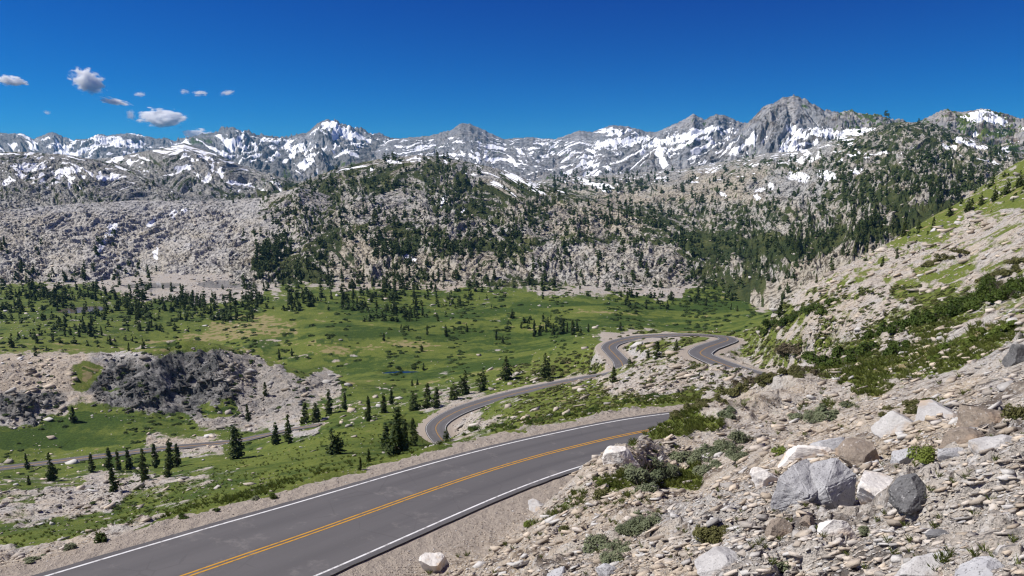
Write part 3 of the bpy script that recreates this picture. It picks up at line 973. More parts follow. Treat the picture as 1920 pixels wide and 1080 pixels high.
def px_at(P):
    """metres per photo pixel at P"""
    return (P[..., 1] * CP - P[..., 2] * SP) / F

# ------------------------------------------------------------------ water
def water_mat(name, col, rough):
    t = NT(name)
    n = t.noise(t.pos(), .6, 3)
    t.bump(n, .12, .05)
    t.b.inputs['IOR'].default_value = 1.33
    return t.fin(col, rough, .5)
for (u, v, su, sv, nm, c) in PONDS:
    q = at_z(u, v, POND_Z)
    r = math.hypot(q[0], q[1])
    rx, ry = su * r / F * 1.12, sv * r * r / (F * 150) * 1.12
    a = np.linspace(0, 2 * math.pi, 72, endpoint=False)
    kx = 1 + .16 * np.sin(3 * a + u) + .09 * np.sin(7 * a + v)
    V3 = np.stack([q[0] + rx * kx * np.cos(a), q[1] + ry * kx * np.sin(a), np.full(72, POND_Z - .35)], 1)
    V3 = np.vstack([V3, [[q[0], q[1], POND_Z - .35]]])
    fc = np.array([[i, (i + 1) % 72, 72] for i in range(72)])
    tag(mesh_obj(nm, V3, fc, water_mat(nm + '_water', c, .08)), kind='structure')

# ------------------------------------------------------------------ conifers
def leaf_mat(name, a, b, hue=0.0):
    t = NT(name)
    oi = t.n('ShaderNodeObjectInfo').outputs['Random']
    n = t.noise(t.pos(), .9, 2)
    f = t.math('ADD', t.math('MULTIPLY', oi, .45), t.math('MULTIPLY', t.ramp(n, .35, .65), .55))
    c = t.mix(f, a, b)
    t.b.inputs['Specular IOR Level'].default_value = .15
    t.set(t.b.inputs['Base Color'], c)
    t.b.inputs['Roughness'].default_value = .7
    tr = t.n('ShaderNodeBsdfTranslucent')
    t.set(tr.inputs[0], t.mix(.5, c, (.10, .14, .02)))
    ms = t.n('ShaderNodeMixShader')
    ms.inputs[0].default_value = .22
    t.t.links.new(t.b.outputs[0], ms.inputs[1]); t.t.links.new(tr.outputs[0], ms.inputs[2])
    t.t.links.new(ms.outputs[0], t.out.inputs[0])
    return t.m
M_NEEDLE = leaf_mat('conifer_needles', (.026, .046, .015), (.10, .125, .032))
M_FOREST = leaf_mat('forest_needles', (.028, .050, .016), (.075, .102, .030))
def bark_mat():
    t = NT('bark')
    n = t.noise(t.pos(), 6, 4)
    return t.fin(t.mix(n, (.09, .07, .055), (.22, .18, .15)), .95, .1)
M_BARK = bark_mat()

def sprays(C, N, size, rng, elong=1.4):
    """one ragged quad per centre C facing roughly N"""
    n = len(C)
    N = N / np.linalg.norm(N, axis=1)[:, None]
    T = np.cross(N, rng.normal(size=(n, 3))); T /= np.linalg.norm(T, axis=1)[:, None]
    B = np.cross(N, T)
    s = size[:, None] if np.ndim(size) else size
    j = lambda: rng.uniform(.6, 1.25, (n, 1))
    V = np.stack([C - T * s * j() * elong * .5, C - B * s * .5 * j(), C + T * s * j() * elong * .5, C + B * s * .5 * j()], 1)
    return V.reshape(-1, 3), np.arange(4 * n).reshape(n, 4)

def crown(seed, nq, size, width=.36, tops=1, low=.07):
    rng = np.random.default_rng(seed)
    Cs, Ns, Sz = [], [], []
    for tp in range(tops):
        hh = 1.0 if tp == 0 else rng.uniform(.62, .88)
        ox, oy = (0, 0) if tp == 0 else rng.uniform(-.16, .16, 2)
        nb = max(10, int(nq / tops / 9))
        for i in range(nb):
            t = rng.uniform(0, 1) ** 1.15
            z = low + (hh - low) * t
            R = width * .5 * ((1 - t) ** .72) * (.45 + .55 * min(1, t / .22)) * rng.uniform(.55, 1.3) + .012
            a = rng.uniform(0, 2 * math.pi)
            k = max(2, int(nq / tops / nb))
            f = rng.uniform(.15, 1, k) ** .7
            sag = rng.uniform(-.05, .18)
            px = ox * t + R * f * math.cos(a) + rng.normal(0, .018, k)
            py = oy * t + R * f * math.sin(a) + rng.normal(0, .018, k)
            pz = z + R * f * sag - f * f * R * .3 + rng.normal(0, .012, k)
            Cs.append(np.stack([px, py, pz], 1))
            Ns.append(np.stack([np.full(k, math.cos(a) * .6), np.full(k, math.sin(a) * .6), np.full(k, .8)], 1) + rng.normal(0, .55, (k, 3)))
            Sz.append(size * (1.15 - .55 * t) * rng.uniform(.7, 1.3, k))
    C = np.vstack(Cs); C[:, 2] = np.maximum(C[:, 2], .02)
    return sprays(C, np.vstack(Ns), np.concatenate(Sz), rng)

def tube(pts, rad, n=6):
    pts = np.asarray(pts, float)
    V, Fc = [], []
    for i, p in enumerate(pts):
        d = pts[min(i + 1, len(pts) - 1)] - pts[max(i - 1, 0)]
        d /= np.linalg.norm(d)
        a = np.cross(d, [0.31, .9, .2]); a /= np.linalg.norm(a)
        b = np.cross(d, a)
        th = np.arange(n) / n * 2 * math.pi
        V.append(p + rad[i] * (np.cos(th)[:, None] * a + np.sin(th)[:, None] * b))
    for i in range(len(pts) - 1):
        for k in range(n):
            Fc.append([i * n + k, i * n + (k + 1) % n, (i + 1) * n + (k + 1) % n, (i + 1) * n + k])
    return np.vstack(V), np.array(Fc)

def join(parts):
    V, Fq, o = [], [], 0
    for v, f in parts:
        V.append(v); Fq.append(f + o); o += len(v)
    return np.vstack(V), np.vstack(Fq)

def trunk_arr(seed):
    rng = np.random.default_rng(seed)
    parts = [tube([(0, 0, -.05), (.004, 0, .3), (.0, .006, .65), (0, 0, .97)], [.028, .02, .012, .003])]
    for i in range(9):
        z = rng.uniform(.1, .8); a = rng.uniform(0, 6.28); R = .17 * (1 - z) ** .7 + .02
        parts.append(tube([(0, 0, z), (R * .6 * math.cos(a), R * .6 * math.sin(a), z + .01), (R * math.cos(a), R * math.sin(a), z - .01)], [.007, .005, .002], 4))
    return join(parts)

TREE_KIND = []
for s in range(9):
    tr = mesh_obj('trunk', *trunk_arr(300 + s), M_BARK)
    w_ = (.34, .42, .50, .38, .56, .30, .46, .62, .36)[s]
    cr = mesh_obj('crown', *crown(200 + s, (900, 1000, 1100, 950, 1200, 850, 1100, 1200, 900)[s], .062, w_, (1, 1, 2, 1, 3, 1, 2, 3, 1)[s]), M_NEEDLE)
    COL.objects.unlink(tr); COL.objects.unlink(cr)
    TREE_KIND.append((tr, cr))

def put_tree(P, h, kind, label, group, rot=None):
    e = empty('conifer_tree', P, label, 'tree', group)
    e.rotation_euler = (random.gauss(0, .045), random.gauss(0, .045), random.uniform(0, 6.28))
    wk = h * random.uniform(.8, 1.3)
    e.scale = (wk, wk * random.uniform(.9, 1.1), h)
    for src in TREE_KIND[kind]:
        c = src.copy()
        COL.objects.link(c)
        c.parent = e
    return e

ORD = ['leftmost', 'second', 'third', 'fourth', 'fifth', 'sixth', 'seventh', 'eighth', 'ninth', 'tenth', 'eleventh', 'twelfth', 'thirteenth', 'fourteenth', 'fifteenth', 'sixteenth', 'seventeenth', 'eighteenth']
NEAR = [
    ('in the row just below the old lower road', [(50, 879, 31, 3), (98, 902, 54, 2), (173, 886, 35, 0), (205, 882, 44, 0), (222, 882, 40, 5), (243, 880, 42, 3), (271, 899, 60, 8), (293, 878, 46, 0), (318, 878, 56, 5), (333, 876, 44, 0)]),
    ('standing on the low rock outcrop below the old lower road', [(55, 909, 20, 3), (212, 921, 46, 0), (268, 916, 26, 5), (315, 895, 40, 8)]),
    ('on the green flat where the old lower road ends', [(447, 859, 60, 1), (517, 834, 42, 3), (540, 831, 56, 8), (465, 789, 33, 3), (570, 794, 38, 1), (590, 791, 38, 6)]),
    ('at the foot of the dark cliff knoll', [(137, 792, 30, 1), (497, 741, 26, 1)]),
    ('on the grassy slope above the main road', [(616, 776, 45, 5), (628, 851, 50, 7), (648, 768, 30, 0), (691, 790, 48, 0), (719, 774, 36, 5), (735, 758, 30, 3), (675, 881, 30, 0), (690, 866, 27, 3)]),
    ('in the dense clump beside the gravel of the lower bend', [(740, 853, 92, 6), (757, 846, 62, 3), (775, 836, 52, 1), (725, 842, 50, 3)]),
    ('lining the outer edge of the middle road stretch', [(776, 770, 38, 4), (800, 766, 48, 1), (817, 764, 38, 3), (848, 749, 34, 4), (871, 739, 44, 7), (902, 731, 42, 4), (948, 712, 44, 7), (1021, 708, 44, 7)]),
    ('tiny beside the blue pond', [(773, 723, 13, 0), (782, 722, 12, 3), (792, 694, 14, 0)]),
    ('on the rocky hump inside the hairpin', [(1231, 673, 34, 1), (1214, 671, 18, 4), (1267, 657, 23, 7), (1180, 682, 14, 4), (1150, 715, 29, 1)]),
    ('alone by the roadside at the lower bend', [(836, 828, 30, 4)]),
    ('in the string crossing the middle of the meadow', [(930, 638, 20, 0), (943, 644, 15, 3), (1000, 631, 30, 0), (1010, 629, 18, 3), (1023, 624, 17, 0), (1037, 628, 22, 5), (1053, 628, 30, 3), (1062, 624, 18, 0), (1073, 628, 28, 0), (1083, 621, 22, 3), (1103, 624, 16, 0), (1162, 619, 17, 1)]),
    ('widely spaced on the near part of the meadow', [(720, 639, 15, 0), (752, 618, 9, 0), (767, 621, 11, 3), (800, 628, 18, 0), (837, 631, 22, 5), (850, 620, 9, 0), (875, 623, 16, 2), (790, 660, 14, 4), (523, 671, 18, 0), (547, 668, 15, 3)]),
    ('dotted along the left part of the meadow behind the knoll', [(22, 651, 26, 2), (67, 667, 20, 1), (122, 614, 20, 0), (123, 631, 17, 0), (148, 632, 16, 3), (173, 631, 26, 1), (190, 629, 18, 0), (240, 658, 16, 1), (267, 654, 19, 2), (285, 614, 14, 0)]),
    ('at the foot of the long right slope beyond the hairpin', [(1308, 564, 26, 3), (1323, 574, 17, 0), (1340, 566, 15, 4), (1370, 581, 13, 0), (1383, 584, 11, 3)]),
    ('on the upper edge of the long right slope', [(1460, 594, 34, 6), (1653, 500, 20, 3), (1681, 486, 22, 0), (1693, 444, 28, 0), (1722, 430, 20, 4), (1748, 432, 24, 1), (1782, 405, 22, 4), (1812, 398, 26, 7), (1840, 385, 24, 4), (1862, 378, 28, 7), (1885, 366, 30, 4), (1908, 352, 30, 7), (1600, 482, 16, 3), (1560, 508, 18, 4), (1530, 530, 18, 1)]),
]
n_ind = 0
for phrase, lst in NEAR:
    lst = sorted(lst)
    for i, (u, v, h, kind) in enumerate(lst):
        P = spot(u, v - 1)
        m = px_at(P)
        lab = ('lone dark conifer ' if len(lst) == 1 else 'leftmost conifer ' if i == 0 else ORD[i] + ' conifer from left ') + phrase
        put_tree(P - np.array([0, 0, .25]), h * m * 1.06, kind, lab, 'conifers ' + phrase if len(lst) > 1 else None)
        n_ind += 1

# the wooded benches and the forest beyond: density in 20 px cells of the survey
TD_V0 = 220
TREES = rle('''82a 6b 8a
80a 9d 7a
78a 11d 7a
34a 9d 33a 14e 2a 4c
32a 12d 24a 6b 14e 2b 6e
30a 16d 4a 12e 6d 8b 12e 2c 6f
14a 6c 8b 16e 8c 10e 10d 4b 12e 2b 6f
22a 10c 16d 8c 12e 6b 10e 4a 8e
26a 6d 16e 8d 12e 10e 6b 6a 6d
24a 6e 4d 12e 10e 10f 10d 4c 6e 6b 4a
24a 6e 5d 8d 12f 8d 12d 11e 10b
12b 10a 4c 4f 5d 14f 8c 10e 14e 9b 6a
10b 14a 8f 3c 14f 8d 10d 12e 7c 10a
6b 18a 9f 5b 12e 10d 12d 6d 6c 12a
12c 4c 8a 6f 4c 12e 12d 8c 8d 4c 18a
14d 4a 8b 6f 10f 10d 8c 8d 6d 2c 20a
14f 6e 6e 6f 9g 6d 6c 8d 8e 5d 1c 21a
14f 16g 2b 8f 6c 12a 8c 30a
6f 18f 10a 8f 54a
4c 6d 8c 29a 8e 41a
3b 12c 33a 5a 43a
5b 10b 81a'''.split('\n'))
TDV = dict(zip('abcdefg', (0, .35, .9, 1.6, 2.5, 4.2, 6.0)))
us, vs = [], []
for j, row in enumerate(TREES):
    for i, ch in enumerate(row):
        lam = TDV[ch] * (1.75 if j < 13 else 1.5)
        if lam <= 0:
            continue
        # clumping
        cl = np.clip(1 + 2.6 * float(vn(np.array([i * .45]), np.array([j * .8]), 77)[0]), .12, 3.0)
        for _ in range(RNG.poisson(lam * cl)):
            us.append(i * 20 + RNG.uniform(-4, 24)); vs.append(TD_V0 + j * 20 + RNG.uniform(-4, 24))
us, vs = np.array(us), np.array(vs)
L, I, P = look(us, vs)
rd = layer_val(L, I, 2)
okk = (L >= 0) & (rd > 4) & (np.hypot(P[:, 0], P[:, 1]) < 3800)
us, vs, P, L = us[okk], vs[okk], P[okk], L[okk]
hm = RNG.uniform(7, 14, len(P)) * np.where(RNG.random(len(P)) < .25, .6, 1.0)
px = px_at(P)
hm = np.clip(hm, px * RNG.uniform(8, 13, len(P)), px * RNG.uniform(14, 26, len(P)))
hm = np.minimum(hm, 30)
hm = np.where((vs > 515) & (L == 0), px * RNG.uniform(8, 19, len(P)), hm)
near_s = (L == 0) & (us > 1480)
hm = np.where(near_s, px * RNG.uniform(7, 15, len(P)), hm)
keep_ = ~(near_s & (RNG.random(len(us)) < np.where(vs > 400, .5, .72)))
us, vs, P, L, hm, px = us[keep_], vs[keep_], P[keep_], L[keep_], hm[keep_], px[keep_]
app = hm / px
order = np.argsort(-app)
big = order[:max(0, 300 - n_ind)]
rest = order[max(0, 300 - n_ind):]
def zone(u, v):
    if v > 520 and u < 600: return ('small dark conifer in the wood along the far left side of the meadow', 'conifers in the wood along the far left side of the meadow')
    if v > 500 and u < 950: return ('small dark conifer in the stand where the meadow meets the central granite hill', 'conifers where the meadow meets the central granite hill')
    if u < 480: return ('small dark conifer on the grey granite slope at left', 'conifers on the grey granite slope')
    if u < 760: return ('small dark conifer on the left flank of the central granite hill', 'conifers on the left flank of the central granite hill')
    if u < 1100: return ('small dark conifer among boulders on the central granite hill face', 'conifers on the face of the central granite hill')
    if u < 1420: return ('small dark conifer on the rocky benches right of the central hill', 'conifers on the benches right of the central hill')
    return ('small dark conifer on the wooded hill above the long right slope', 'conifers on the wooded hill above the long right slope')
for i in big:
    lab, grp = zone(us[i], vs[i])
    put_tree(P[i] - np.array([0, 0, .3]), hm[i], int(RNG.integers(0, 9)), lab, grp)
def scatter(name, kinds, P, scale, mat, rng, tilt=None, parent=None, cols=None):
    Vs, Fs, o, Cc = [], [], 0, []
    which = rng.integers(0, len(kinds), len(P))
    th = rng.uniform(0, 2 * math.pi, len(P))
    for k, (v, f) in enumerate(kinds):
        m = np.nonzero(which == k)[0]
        if not len(m):
            continue
        c, s = np.cos(th[m])[:, None], np.sin(th[m])[:, None]
        q = np.stack([v[None, :, 0] * c - v[None, :, 1] * s, v[None, :, 0] * s + v[None, :, 1] * c, np.repeat(v[None, :, 2], len(m), 0)], -1)
        sc = scale[m]
        q = q * (sc[:, None, None] if sc.ndim == 1 else sc[:, None, :])
        if tilt is not None:
            q = np.einsum('nij,nkj->nki', tilt[m], q)
        q = q + P[m][:, None, :]
        Vs.append(q.reshape(-1, 3))
        Fs.append((f[None] + (np.arange(len(m)) * len(v))[:, None, None] + o).reshape(-1, f.shape[1]))
        if cols is not None:
            Cc.append(np.repeat(cols[m], len(v), 0))
        o += len(m) * len(v)
    ob = mesh_obj(name, np.vstack(Vs), np.vstack(Fs), mat)
    if cols is not None:
        attr(ob, 'tint', np.vstack(Cc))
    return ob
FARK = [crown(500 + i, 56 + 8 * (i % 4), .17 + .012 * (i % 5), .30 + .035 * (i % 9), 1 + i % 3, .02 + .03 * (i % 3)) for i in range(18)]
fo = scatter('forest', FARK, P[rest] - np.array([0, 0, .3]), np.stack([hm[rest] * RNG.uniform(.9, 1.5, len(rest))] * 2 + [hm[rest]], 1), M_FOREST, RNG)
tag(fo, 'thousands of tiny dark conifers scattered over the granite hills', 'forest', kind='stuff')
print('trees', n_ind, len(big), len(rest))

# ------------------------------------------------------------------ stones
def hull(seed, pts=16, flat=.7):
    rng = np.random.default_rng(seed)
    p = np.array([(a, b, c) for a in (-1, 1) for b in (-1, 1) for c in (-1, 1)], float) * rng.uniform(.45, 1.0, (8, 3))
    p = np.vstack([p, rng.uniform(-1, 1, (pts - 9, 3)) * np.array([1, 1, .9])]) * .82
    p *= np.array([1, rng.uniform(.55, .9), rng.uniform(.45, .8) * flat])
    bm = bmesh.new()
    for q in p:
        bm.verts.new(q)
    r = bmesh.ops.convex_hull(bm, input=bm.verts)
    bmesh.ops.delete(bm, geom=[g for g in r['geom_interior'] if isinstance(g, bmesh.types.BMVert)], context='VERTS')
    bmesh.ops.triangulate(bm, faces=bm.faces)
    bm.verts.index_update()
    V = np.array([v.co[:] for v in bm.verts]) * .5
    Fc = np.array([[v.index for v in f.verts] for f in bm.faces])
    bm.free()
    return V, Fc
def stone_mat():
    t = NT('stone')
    a = t.n('ShaderNodeAttribute', attribute_name='tint').outputs['Color']
    p = t.pos()
    n = t.noise(p, 9, 4, .7)
    n2 = t.noise(p, 2.2, 4, .6)
    c = t.mix(t.ramp(n, .55, .72), a, t.mix(.6, a, (.07, .065, .06)))
    c = t.mix(t.ramp(n2, .55, .7), c, t.mix(.4, c, (.6, .58, .55)))
    t.bump(n, .6, .03)
    return t.fin(c, .92, .12)
M_STONE = stone_mat()
HULLS = [hull(900 + i, 11 + i % 5, .8) for i in range(22)]
def basis(tx, ty):
    """rotations laying the local z axis onto the slope dz/dx = tx, dz/dy = ty"""
    n = np.stack([-tx, -ty, np.ones_like(tx)], 1); n /= np.linalg.norm(n, axis=1)[:, None]
    a = np.stack([np.ones_like(tx), 0 * tx, tx], 1); a /= np.linalg.norm(a, axis=1)[:, None]
    b = np.cross(n, a)
    return np.stack([a, b, n], -1)
NS = 330000
us, vs = RNG.uniform(-6, 1926, NS), RNG.uniform(300, 1085, NS)
L, I, P = look(us, np.clip(vs, 0, 1078))
# read the cover from the survey
cv = bil(CT, us + RNG.normal(0, 9, NS), vs + RNG.normal(0, 5, NS), COVER_V0)
rd = layer_val(L, I, 2)
rr_ = np.hypot(P[:, 0], P[:, 1])
clump = .5 + .5 * vn(P[:, 0] / (.06 * rr_ + 1), P[:, 1] / (.06 * rr_ + 1), 333) * 1.4
prob = np.clip(1 - cv[:, 0] * 1.02, .0, 1) ** 1.4 * np.clip(clump, .1, 1) * np.where(cv[:, 4] > .3, .1, 1)
prob = np.maximum(prob, .035 * (rr_ > 150) * np.clip(clump * 2 - .7, 0, 2))
near_m = sstep(0.6, 2.6, rd)
prob = prob * near_m * np.where(L == 0, np.interp(rr_, [14, 40, 80, 400], [.95, .75, .6, .45]), .30)
prob = np.where((rd > 0.5) & (rd < 3.5) & (rr_ < 70), np.maximum(prob, .05), prob)
k = (L >= 0) & (RNG.random(NS) < prob) & (rr_ < 1900) & (rr_ > 3.2)
P, us, vs, cv, rr_, rd = P[k], us[k], vs[k], cv[k], rr_[k], rd[k]
size_px = np.clip(2.4 / RNG.random(len(P)) ** .55, 2.4, 22) * np.interp(rr_, [4, 30, 120, 900], [1.3, 1.1, 1.0, .7])
size_px = np.where(rd < 3.5, np.minimum(size_px, 4), size_px)
size = np.minimum(size_px * px_at(P), 5.5)
ex = np.stack([RNG.uniform(.8, 1.7, len(P)), RNG.uniform(.7, 1.2, len(P)), RNG.uniform(.35, 1.0, len(P))], 1) * size[:, None]
tx = np.where(rr_ < 240, SLOPE * .567, 0) * .7 + RNG.normal(0, .28, len(P))
ty = np.where(rr_ < 240, -SLOPE * .82, 0) * .7 + RNG.normal(0, .28, len(P))
g0 = RNG.uniform(.26, .52, (len(P), 1))
grey = np.hstack([g0, g0 * .97, g0 * .93])
tanc = np.hstack([g0 * 1.12, g0 * .95, g0 * .75])
col = grey + (tanc - grey) * np.clip(cv[:, 2:3] + RNG.normal(.12, .32, (len(P), 1)), 0, 1)
col = np.where(RNG.random((len(P), 1)) < .12, np.array([[.50, .485, .46]]), col)
col = col * (1 - cv[:, 3:4] * .7)
rub = scatter('rubble', HULLS, P + np.array([0, 0, 1]) * size[:, None] * .08, ex, M_STONE, RNG, basis(tx, ty), cols=col)
tag(rub, 'broken pale granite rubble strewn over the slopes and meadow edges', 'rubble', kind='stuff')
print('stones', len(P))

# ------------------------------------------------------------------ boulders
def granite(name, base, dark, spk=.5, warm=None):
    t = NT(name)
    p = t.n('ShaderNodeTexCoord').outputs['Object']
    n = t.noise(p, 3.0, 5, .6)
    s = t.noise(p, 42, 2, .8)
    s2 = t.noise(p, 15, 3, .8)
    c = t.mix(t.ramp(n, .3, .7), base, dark)
    c = t.mix(t.math('MULTIPLY', t.ramp(s, .56, .66), spk), c, (.05, .05, .052))
    c = t.mix(t.math('MULTIPLY', t.ramp(s2, .58, .72), .6), c, (.62, .61, .60))
    if warm:
        c = t.mix(t.ramp(t.noise(p, 1.7, 4, .6), .5, .68), c, warm)
    t.bump(t.math('ADD', n, t.math('MULTIPLY', s2, .5)), .7, .035)
    return t.fin(c, .9, .15)
GR = {'grey': granite('grey_granite', (.42, .42, .425), (.29, .29, .30), .7),
      'pale': granite('pale_granite', (.46, .45, .435), (.34, .33, .32), .4, (.42, .34, .26)),
      'white': granite('white_granite', (.66, .635, .60), (.56, .53, .49), .15, (.55, .43, .32)),
      'dark': granite('dark_granite', (.17, .17, .172), (.10, .10, .10), .6),
      'brown': granite('brown_granite', (.27, .225, .18), (.17, .14, .115), .6, (.34, .26, .19))}
def boulder_mesh(seed, ax, ay, az_, cuts=7):
    cuts += 5
    rng = np.random.default_rng(seed)
    bm = bmesh.new()
    bmesh.ops.create_icosphere(bm, subdivisions=5, radius=1.0)
    dirs = rng.normal(size=(cuts, 3)); dirs /= np.linalg.norm(dirs, axis=1)[:, None]
    offs = rng.uniform(.42, .8, cuts)
    for v in bm.verts:
        p = np.array(v.co)
        for d, o in zip(dirs, offs):
            k = p @ d - o
            if k > 0:
                p = p - d * k * .97
        q = Vector(p)
        n = mnoise.noise(q * 1.7 + Vector((seed, 0, 0))) * .07 + mnoise.noise(q * 4 + Vector((0, seed, 0))) * .055 + mnoise.noise(q * 9) * .032 + mnoise.noise(q * 21) * .014
        p = p * (1 + n)
        v.co = (p[0] * ax * .60, p[1] * ay * .60, p[2] * az_ * .60)
    me = bpy.data.meshes.new('boulder')
    bm.to_mesh(me)
    bm.free()
    return me
BOULDERS = [
    (1645, 948, 108, 66, 'white', 'bright white flat topped boulder beside the split grey pair', .8, 5),
    (1715, 940, 92, 50, 'dark', 'dark grey boulder resting against the bright white boulder', .7, 6),
    (1418, 1000, 98, 74, 'grey', 'angular grey boulder below and left of the split pair', .8, 6),
    (1458, 1004, 44, 36, 'brown', 'small brown rock tucked against the angular grey boulder', .8, 7),
    (1565, 1010, 74, 44, 'white', 'pale rounded rock directly beneath the split grey boulder', .8, 6),
    (1513, 988, 34, 22, 'brown', 'little ochre stone in the shade under the split grey boulder', .8, 6),
    (1505, 872, 96, 44, 'white', 'pale flat slab uphill of the split grey pair', .7, 5),
    (1552, 852, 66, 36, 'grey', 'grey rock lying on the upper end of the pale flat slab', .8, 6),
    (1620, 875, 96, 54, 'brown', 'brown lichen stained boulder left of the flowering plant', .9, 7),
    (1692, 880, 48, 48, 'grey', 'blue grey stone at the foot of the flowering plant', .8, 7),
    (1834, 812, 112, 66, 'brown', 'big tan boulder perched on smaller rocks at upper right', .8, 6),
    (1803, 840, 74, 38, 'brown', 'flat brown rock wedged under the big perched tan boulder', .8, 6),
    (1780, 862, 54, 34, 'grey', 'rounded grey stone right of the flowering plant', .8, 7),
    (1432, 915, 52, 48, 'white', 'creamy tan stone just left of the split grey pair', .8, 6),
    (1750, 800, 110, 42, 'pale', 'long pale ledge of granite above the flowering plant', .9, 7),
    (1690, 815, 90, 44, 'pale', 'low grey ledge of granite left of the long pale ledge', .9, 7),
    (1890, 862, 110, 58, 'pale', 'pale lumpy ledge below the big perched tan boulder', .9, 7),
    (1908, 690, 44, 56, 'dark', 'dark rock cut by the edge of the picture', .9, 6),
    (1757, 1016, 44, 20, 'dark', 'small dark stone lying on the pale slab at lower right', .8, 7),
    (1735, 1085, 120, 50, 'pale', 'broad speckled granite block at the bottom right', .9, 8),
    (1840, 1088, 90, 40, 'grey', 'low grey block right of the broad speckled block', .9, 8),
    (1345, 1080, 110, 42, 'pale', 'low pale slab at the bottom edge below the angular grey boulder', .9, 8),
    (815, 1078, 54, 46, 'white', 'pale boulder standing by itself next to the road gravel', .9, 6),
    (1166, 880, 62, 48, 'white', 'rounded whitish boulder at the edge of the road bend', .9, 5),
    (1006, 962, 44, 26, 'pale', 'wedge of pale rock sticking out above the roadside ditch', .9, 6),
    (1137, 1082, 54, 32, 'grey', 'bluish stone cut by the bottom edge of the picture', .9, 7),
    (1048, 1085, 40, 22, 'grey', 'small flat grey stone at the bottom edge left of the bluish stone', .9, 7),
    (1870, 930, 60, 30, 'pale', 'pale hump in the lichen covered ledge at right', .9, 8),
    (1330, 860, 40, 24, 'pale', 'pale stone in the grey green sage patch', .9, 7),
]
for i, (u, v, w, h, c, lab, dep, cuts) in enumerate(BOULDERS):
    P = spot(min(max(u, 4), 1914), min(v - h * .22, 1076))
    m = px_at(P)
    me = boulder_mesh(40 + i, w * m, w * m * dep, h * m * 1.15, cuts)
    me.materials.append(GR[c])
    o = bpy.data.objects.new('boulder', me)
    COL.objects.link(o)
    o.location = P + np.array([0, 0, .10 * h * m])
    o.rotation_euler = (RNG.uniform(-.15, .15), -0.12 + RNG.uniform(-.1, .1), RNG.uniform(-.5, .5))
    tag(o, lab, 'boulder', 'boulders on the near slope')

def hull_boulder(u, v, pts, mat, lab, seed):
    P = spot(u, v)
    m = px_at(P)
    bm = bmesh.new()
    for (du, dv, dd) in pts:
        bm.verts.new((du * m, dd * m, -dv * m))
    r = bmesh.ops.convex_hull(bm, input=bm.verts)
    bmesh.ops.delete(bm, geom=[q for q in r['geom_interior'] if isinstance(q, bmesh.types.BMVert)], context='VERTS')
    bmesh.ops.bevel(bm, geom=bm.edges[:], offset=2.2 * m, segments=2, affect='EDGES', clamp_overlap=True)
    bmesh.ops.triangulate(bm, faces=bm.faces)
    for it in range(3):
        bmesh.ops.subdivide_edges(bm, edges=[e_ for e_ in bm.edges if e_.calc_length() > 5 * m], cuts=1, use_grid_fill=False)
        bmesh.ops.triangulate(bm, faces=bm.faces)
    bm.normal_update()
    for q in bm.verts:
        w = q.co / (18 * m) + Vector((seed, 0, 0))
        q.co += q.normal * m * (mnoise.noise(w) * 2.6 + mnoise.noise(w * 3.1) * 1.3 + mnoise.noise(w * 7) * .6)
    me = bpy.data.meshes.new('boulder')
    bm.to_mesh(me); bm.free()
    me.materials.append(GR[mat])
    o = bpy.data.objects.new('boulder', me)
    COL.objects.link(o)
    o.location = P
    tag(o, lab, 'boulder', 'boulders on the near slope')
hull_boulder(1525, 938, [(-82, 10, 0), (-68, -42, 5), (-34, -62, 25), (4, -66, 45), (12, -30, -6), (-20, -22, -32), (-22, 14, -24), (-76, 22, -4), (-40, 34, 30), (0, 26, 40)], 'grey', 'large blue grey boulder half with a shaded hollow, left of the split pair', 3)
hull_boulder(1525, 938, [(-8, -56, 34), (58, -68, 44), (88, -42, 20), (74, 16, -10), (44, 34, -25), (-24, 12, -8), (16, -16, -36), (8, -38, -28), (84, 12, 40), (4, 28, 45)], 'grey', 'large flat faced grey boulder half, right of the split pair', 9)

# ------------------------------------------------------------------ shrubs and plants
def shrub_arr(seed, n, size, flat, up=0.5):
    rng = np.random.default_rng(seed)
    lob = [(rng.uniform(-.36, .36), rng.uniform(-.3, .3), rng.uniform(.4, 1.0)) for _ in range(9)]
    Cs, Ns = [], []
    for q in range(n):
        lx, ly, lh = lob[rng.integers(0, len(lob))]
        d = rng.normal(size=3); d[2] = abs(d[2]); d /= np.linalg.norm(d)
        s = rng.uniform(.45, 1.0) ** .5
        Cs.append((lx + d[0] * .21 * s, ly + d[1] * .21 * s, flat * lh * (.15 + .85 * d[2] * s)))
        Ns.append(d + rng.normal(0, .6, 3) + np.array([0, 0, up]))
    return sprays(np.array(Cs), np.array(Ns), size * rng.uniform(.6, 1.4, n), rng, 1.9)
def stems_arr(seed, flat):
    rng = np.random.default_rng(seed)
    parts = []
    for i in range(14):
        a = rng.uniform(0, 6.28); R = rng.uniform(.15, .45)
        parts.append(tube([(0, 0, -.05), (R * .5 * math.cos(a), R * .5 * math.sin(a), flat * .45), (R * math.cos(a), R * math.sin(a), flat * rng.uniform(.6, .95))], [.012, .008, .003], 4))
    return join(parts)
SHMAT = {'green': leaf_mat('shrub_leaves', (.034, .062, .012), (.085, .120, .022)),
         'bright': leaf_mat('bright_leaves', (.085, .130, .022), (.160, .200, .040)),
         'olive': leaf_mat('olive_leaves', (.085, .088, .030), (.150, .145, .055)),
         'sage': leaf_mat('sage_leaves', (.110, .135, .075), (.215, .235, .140)),
         'brown': leaf_mat('brown_leaves', (.090, .072, .045), (.150, .125, .080))}
SHK = {}
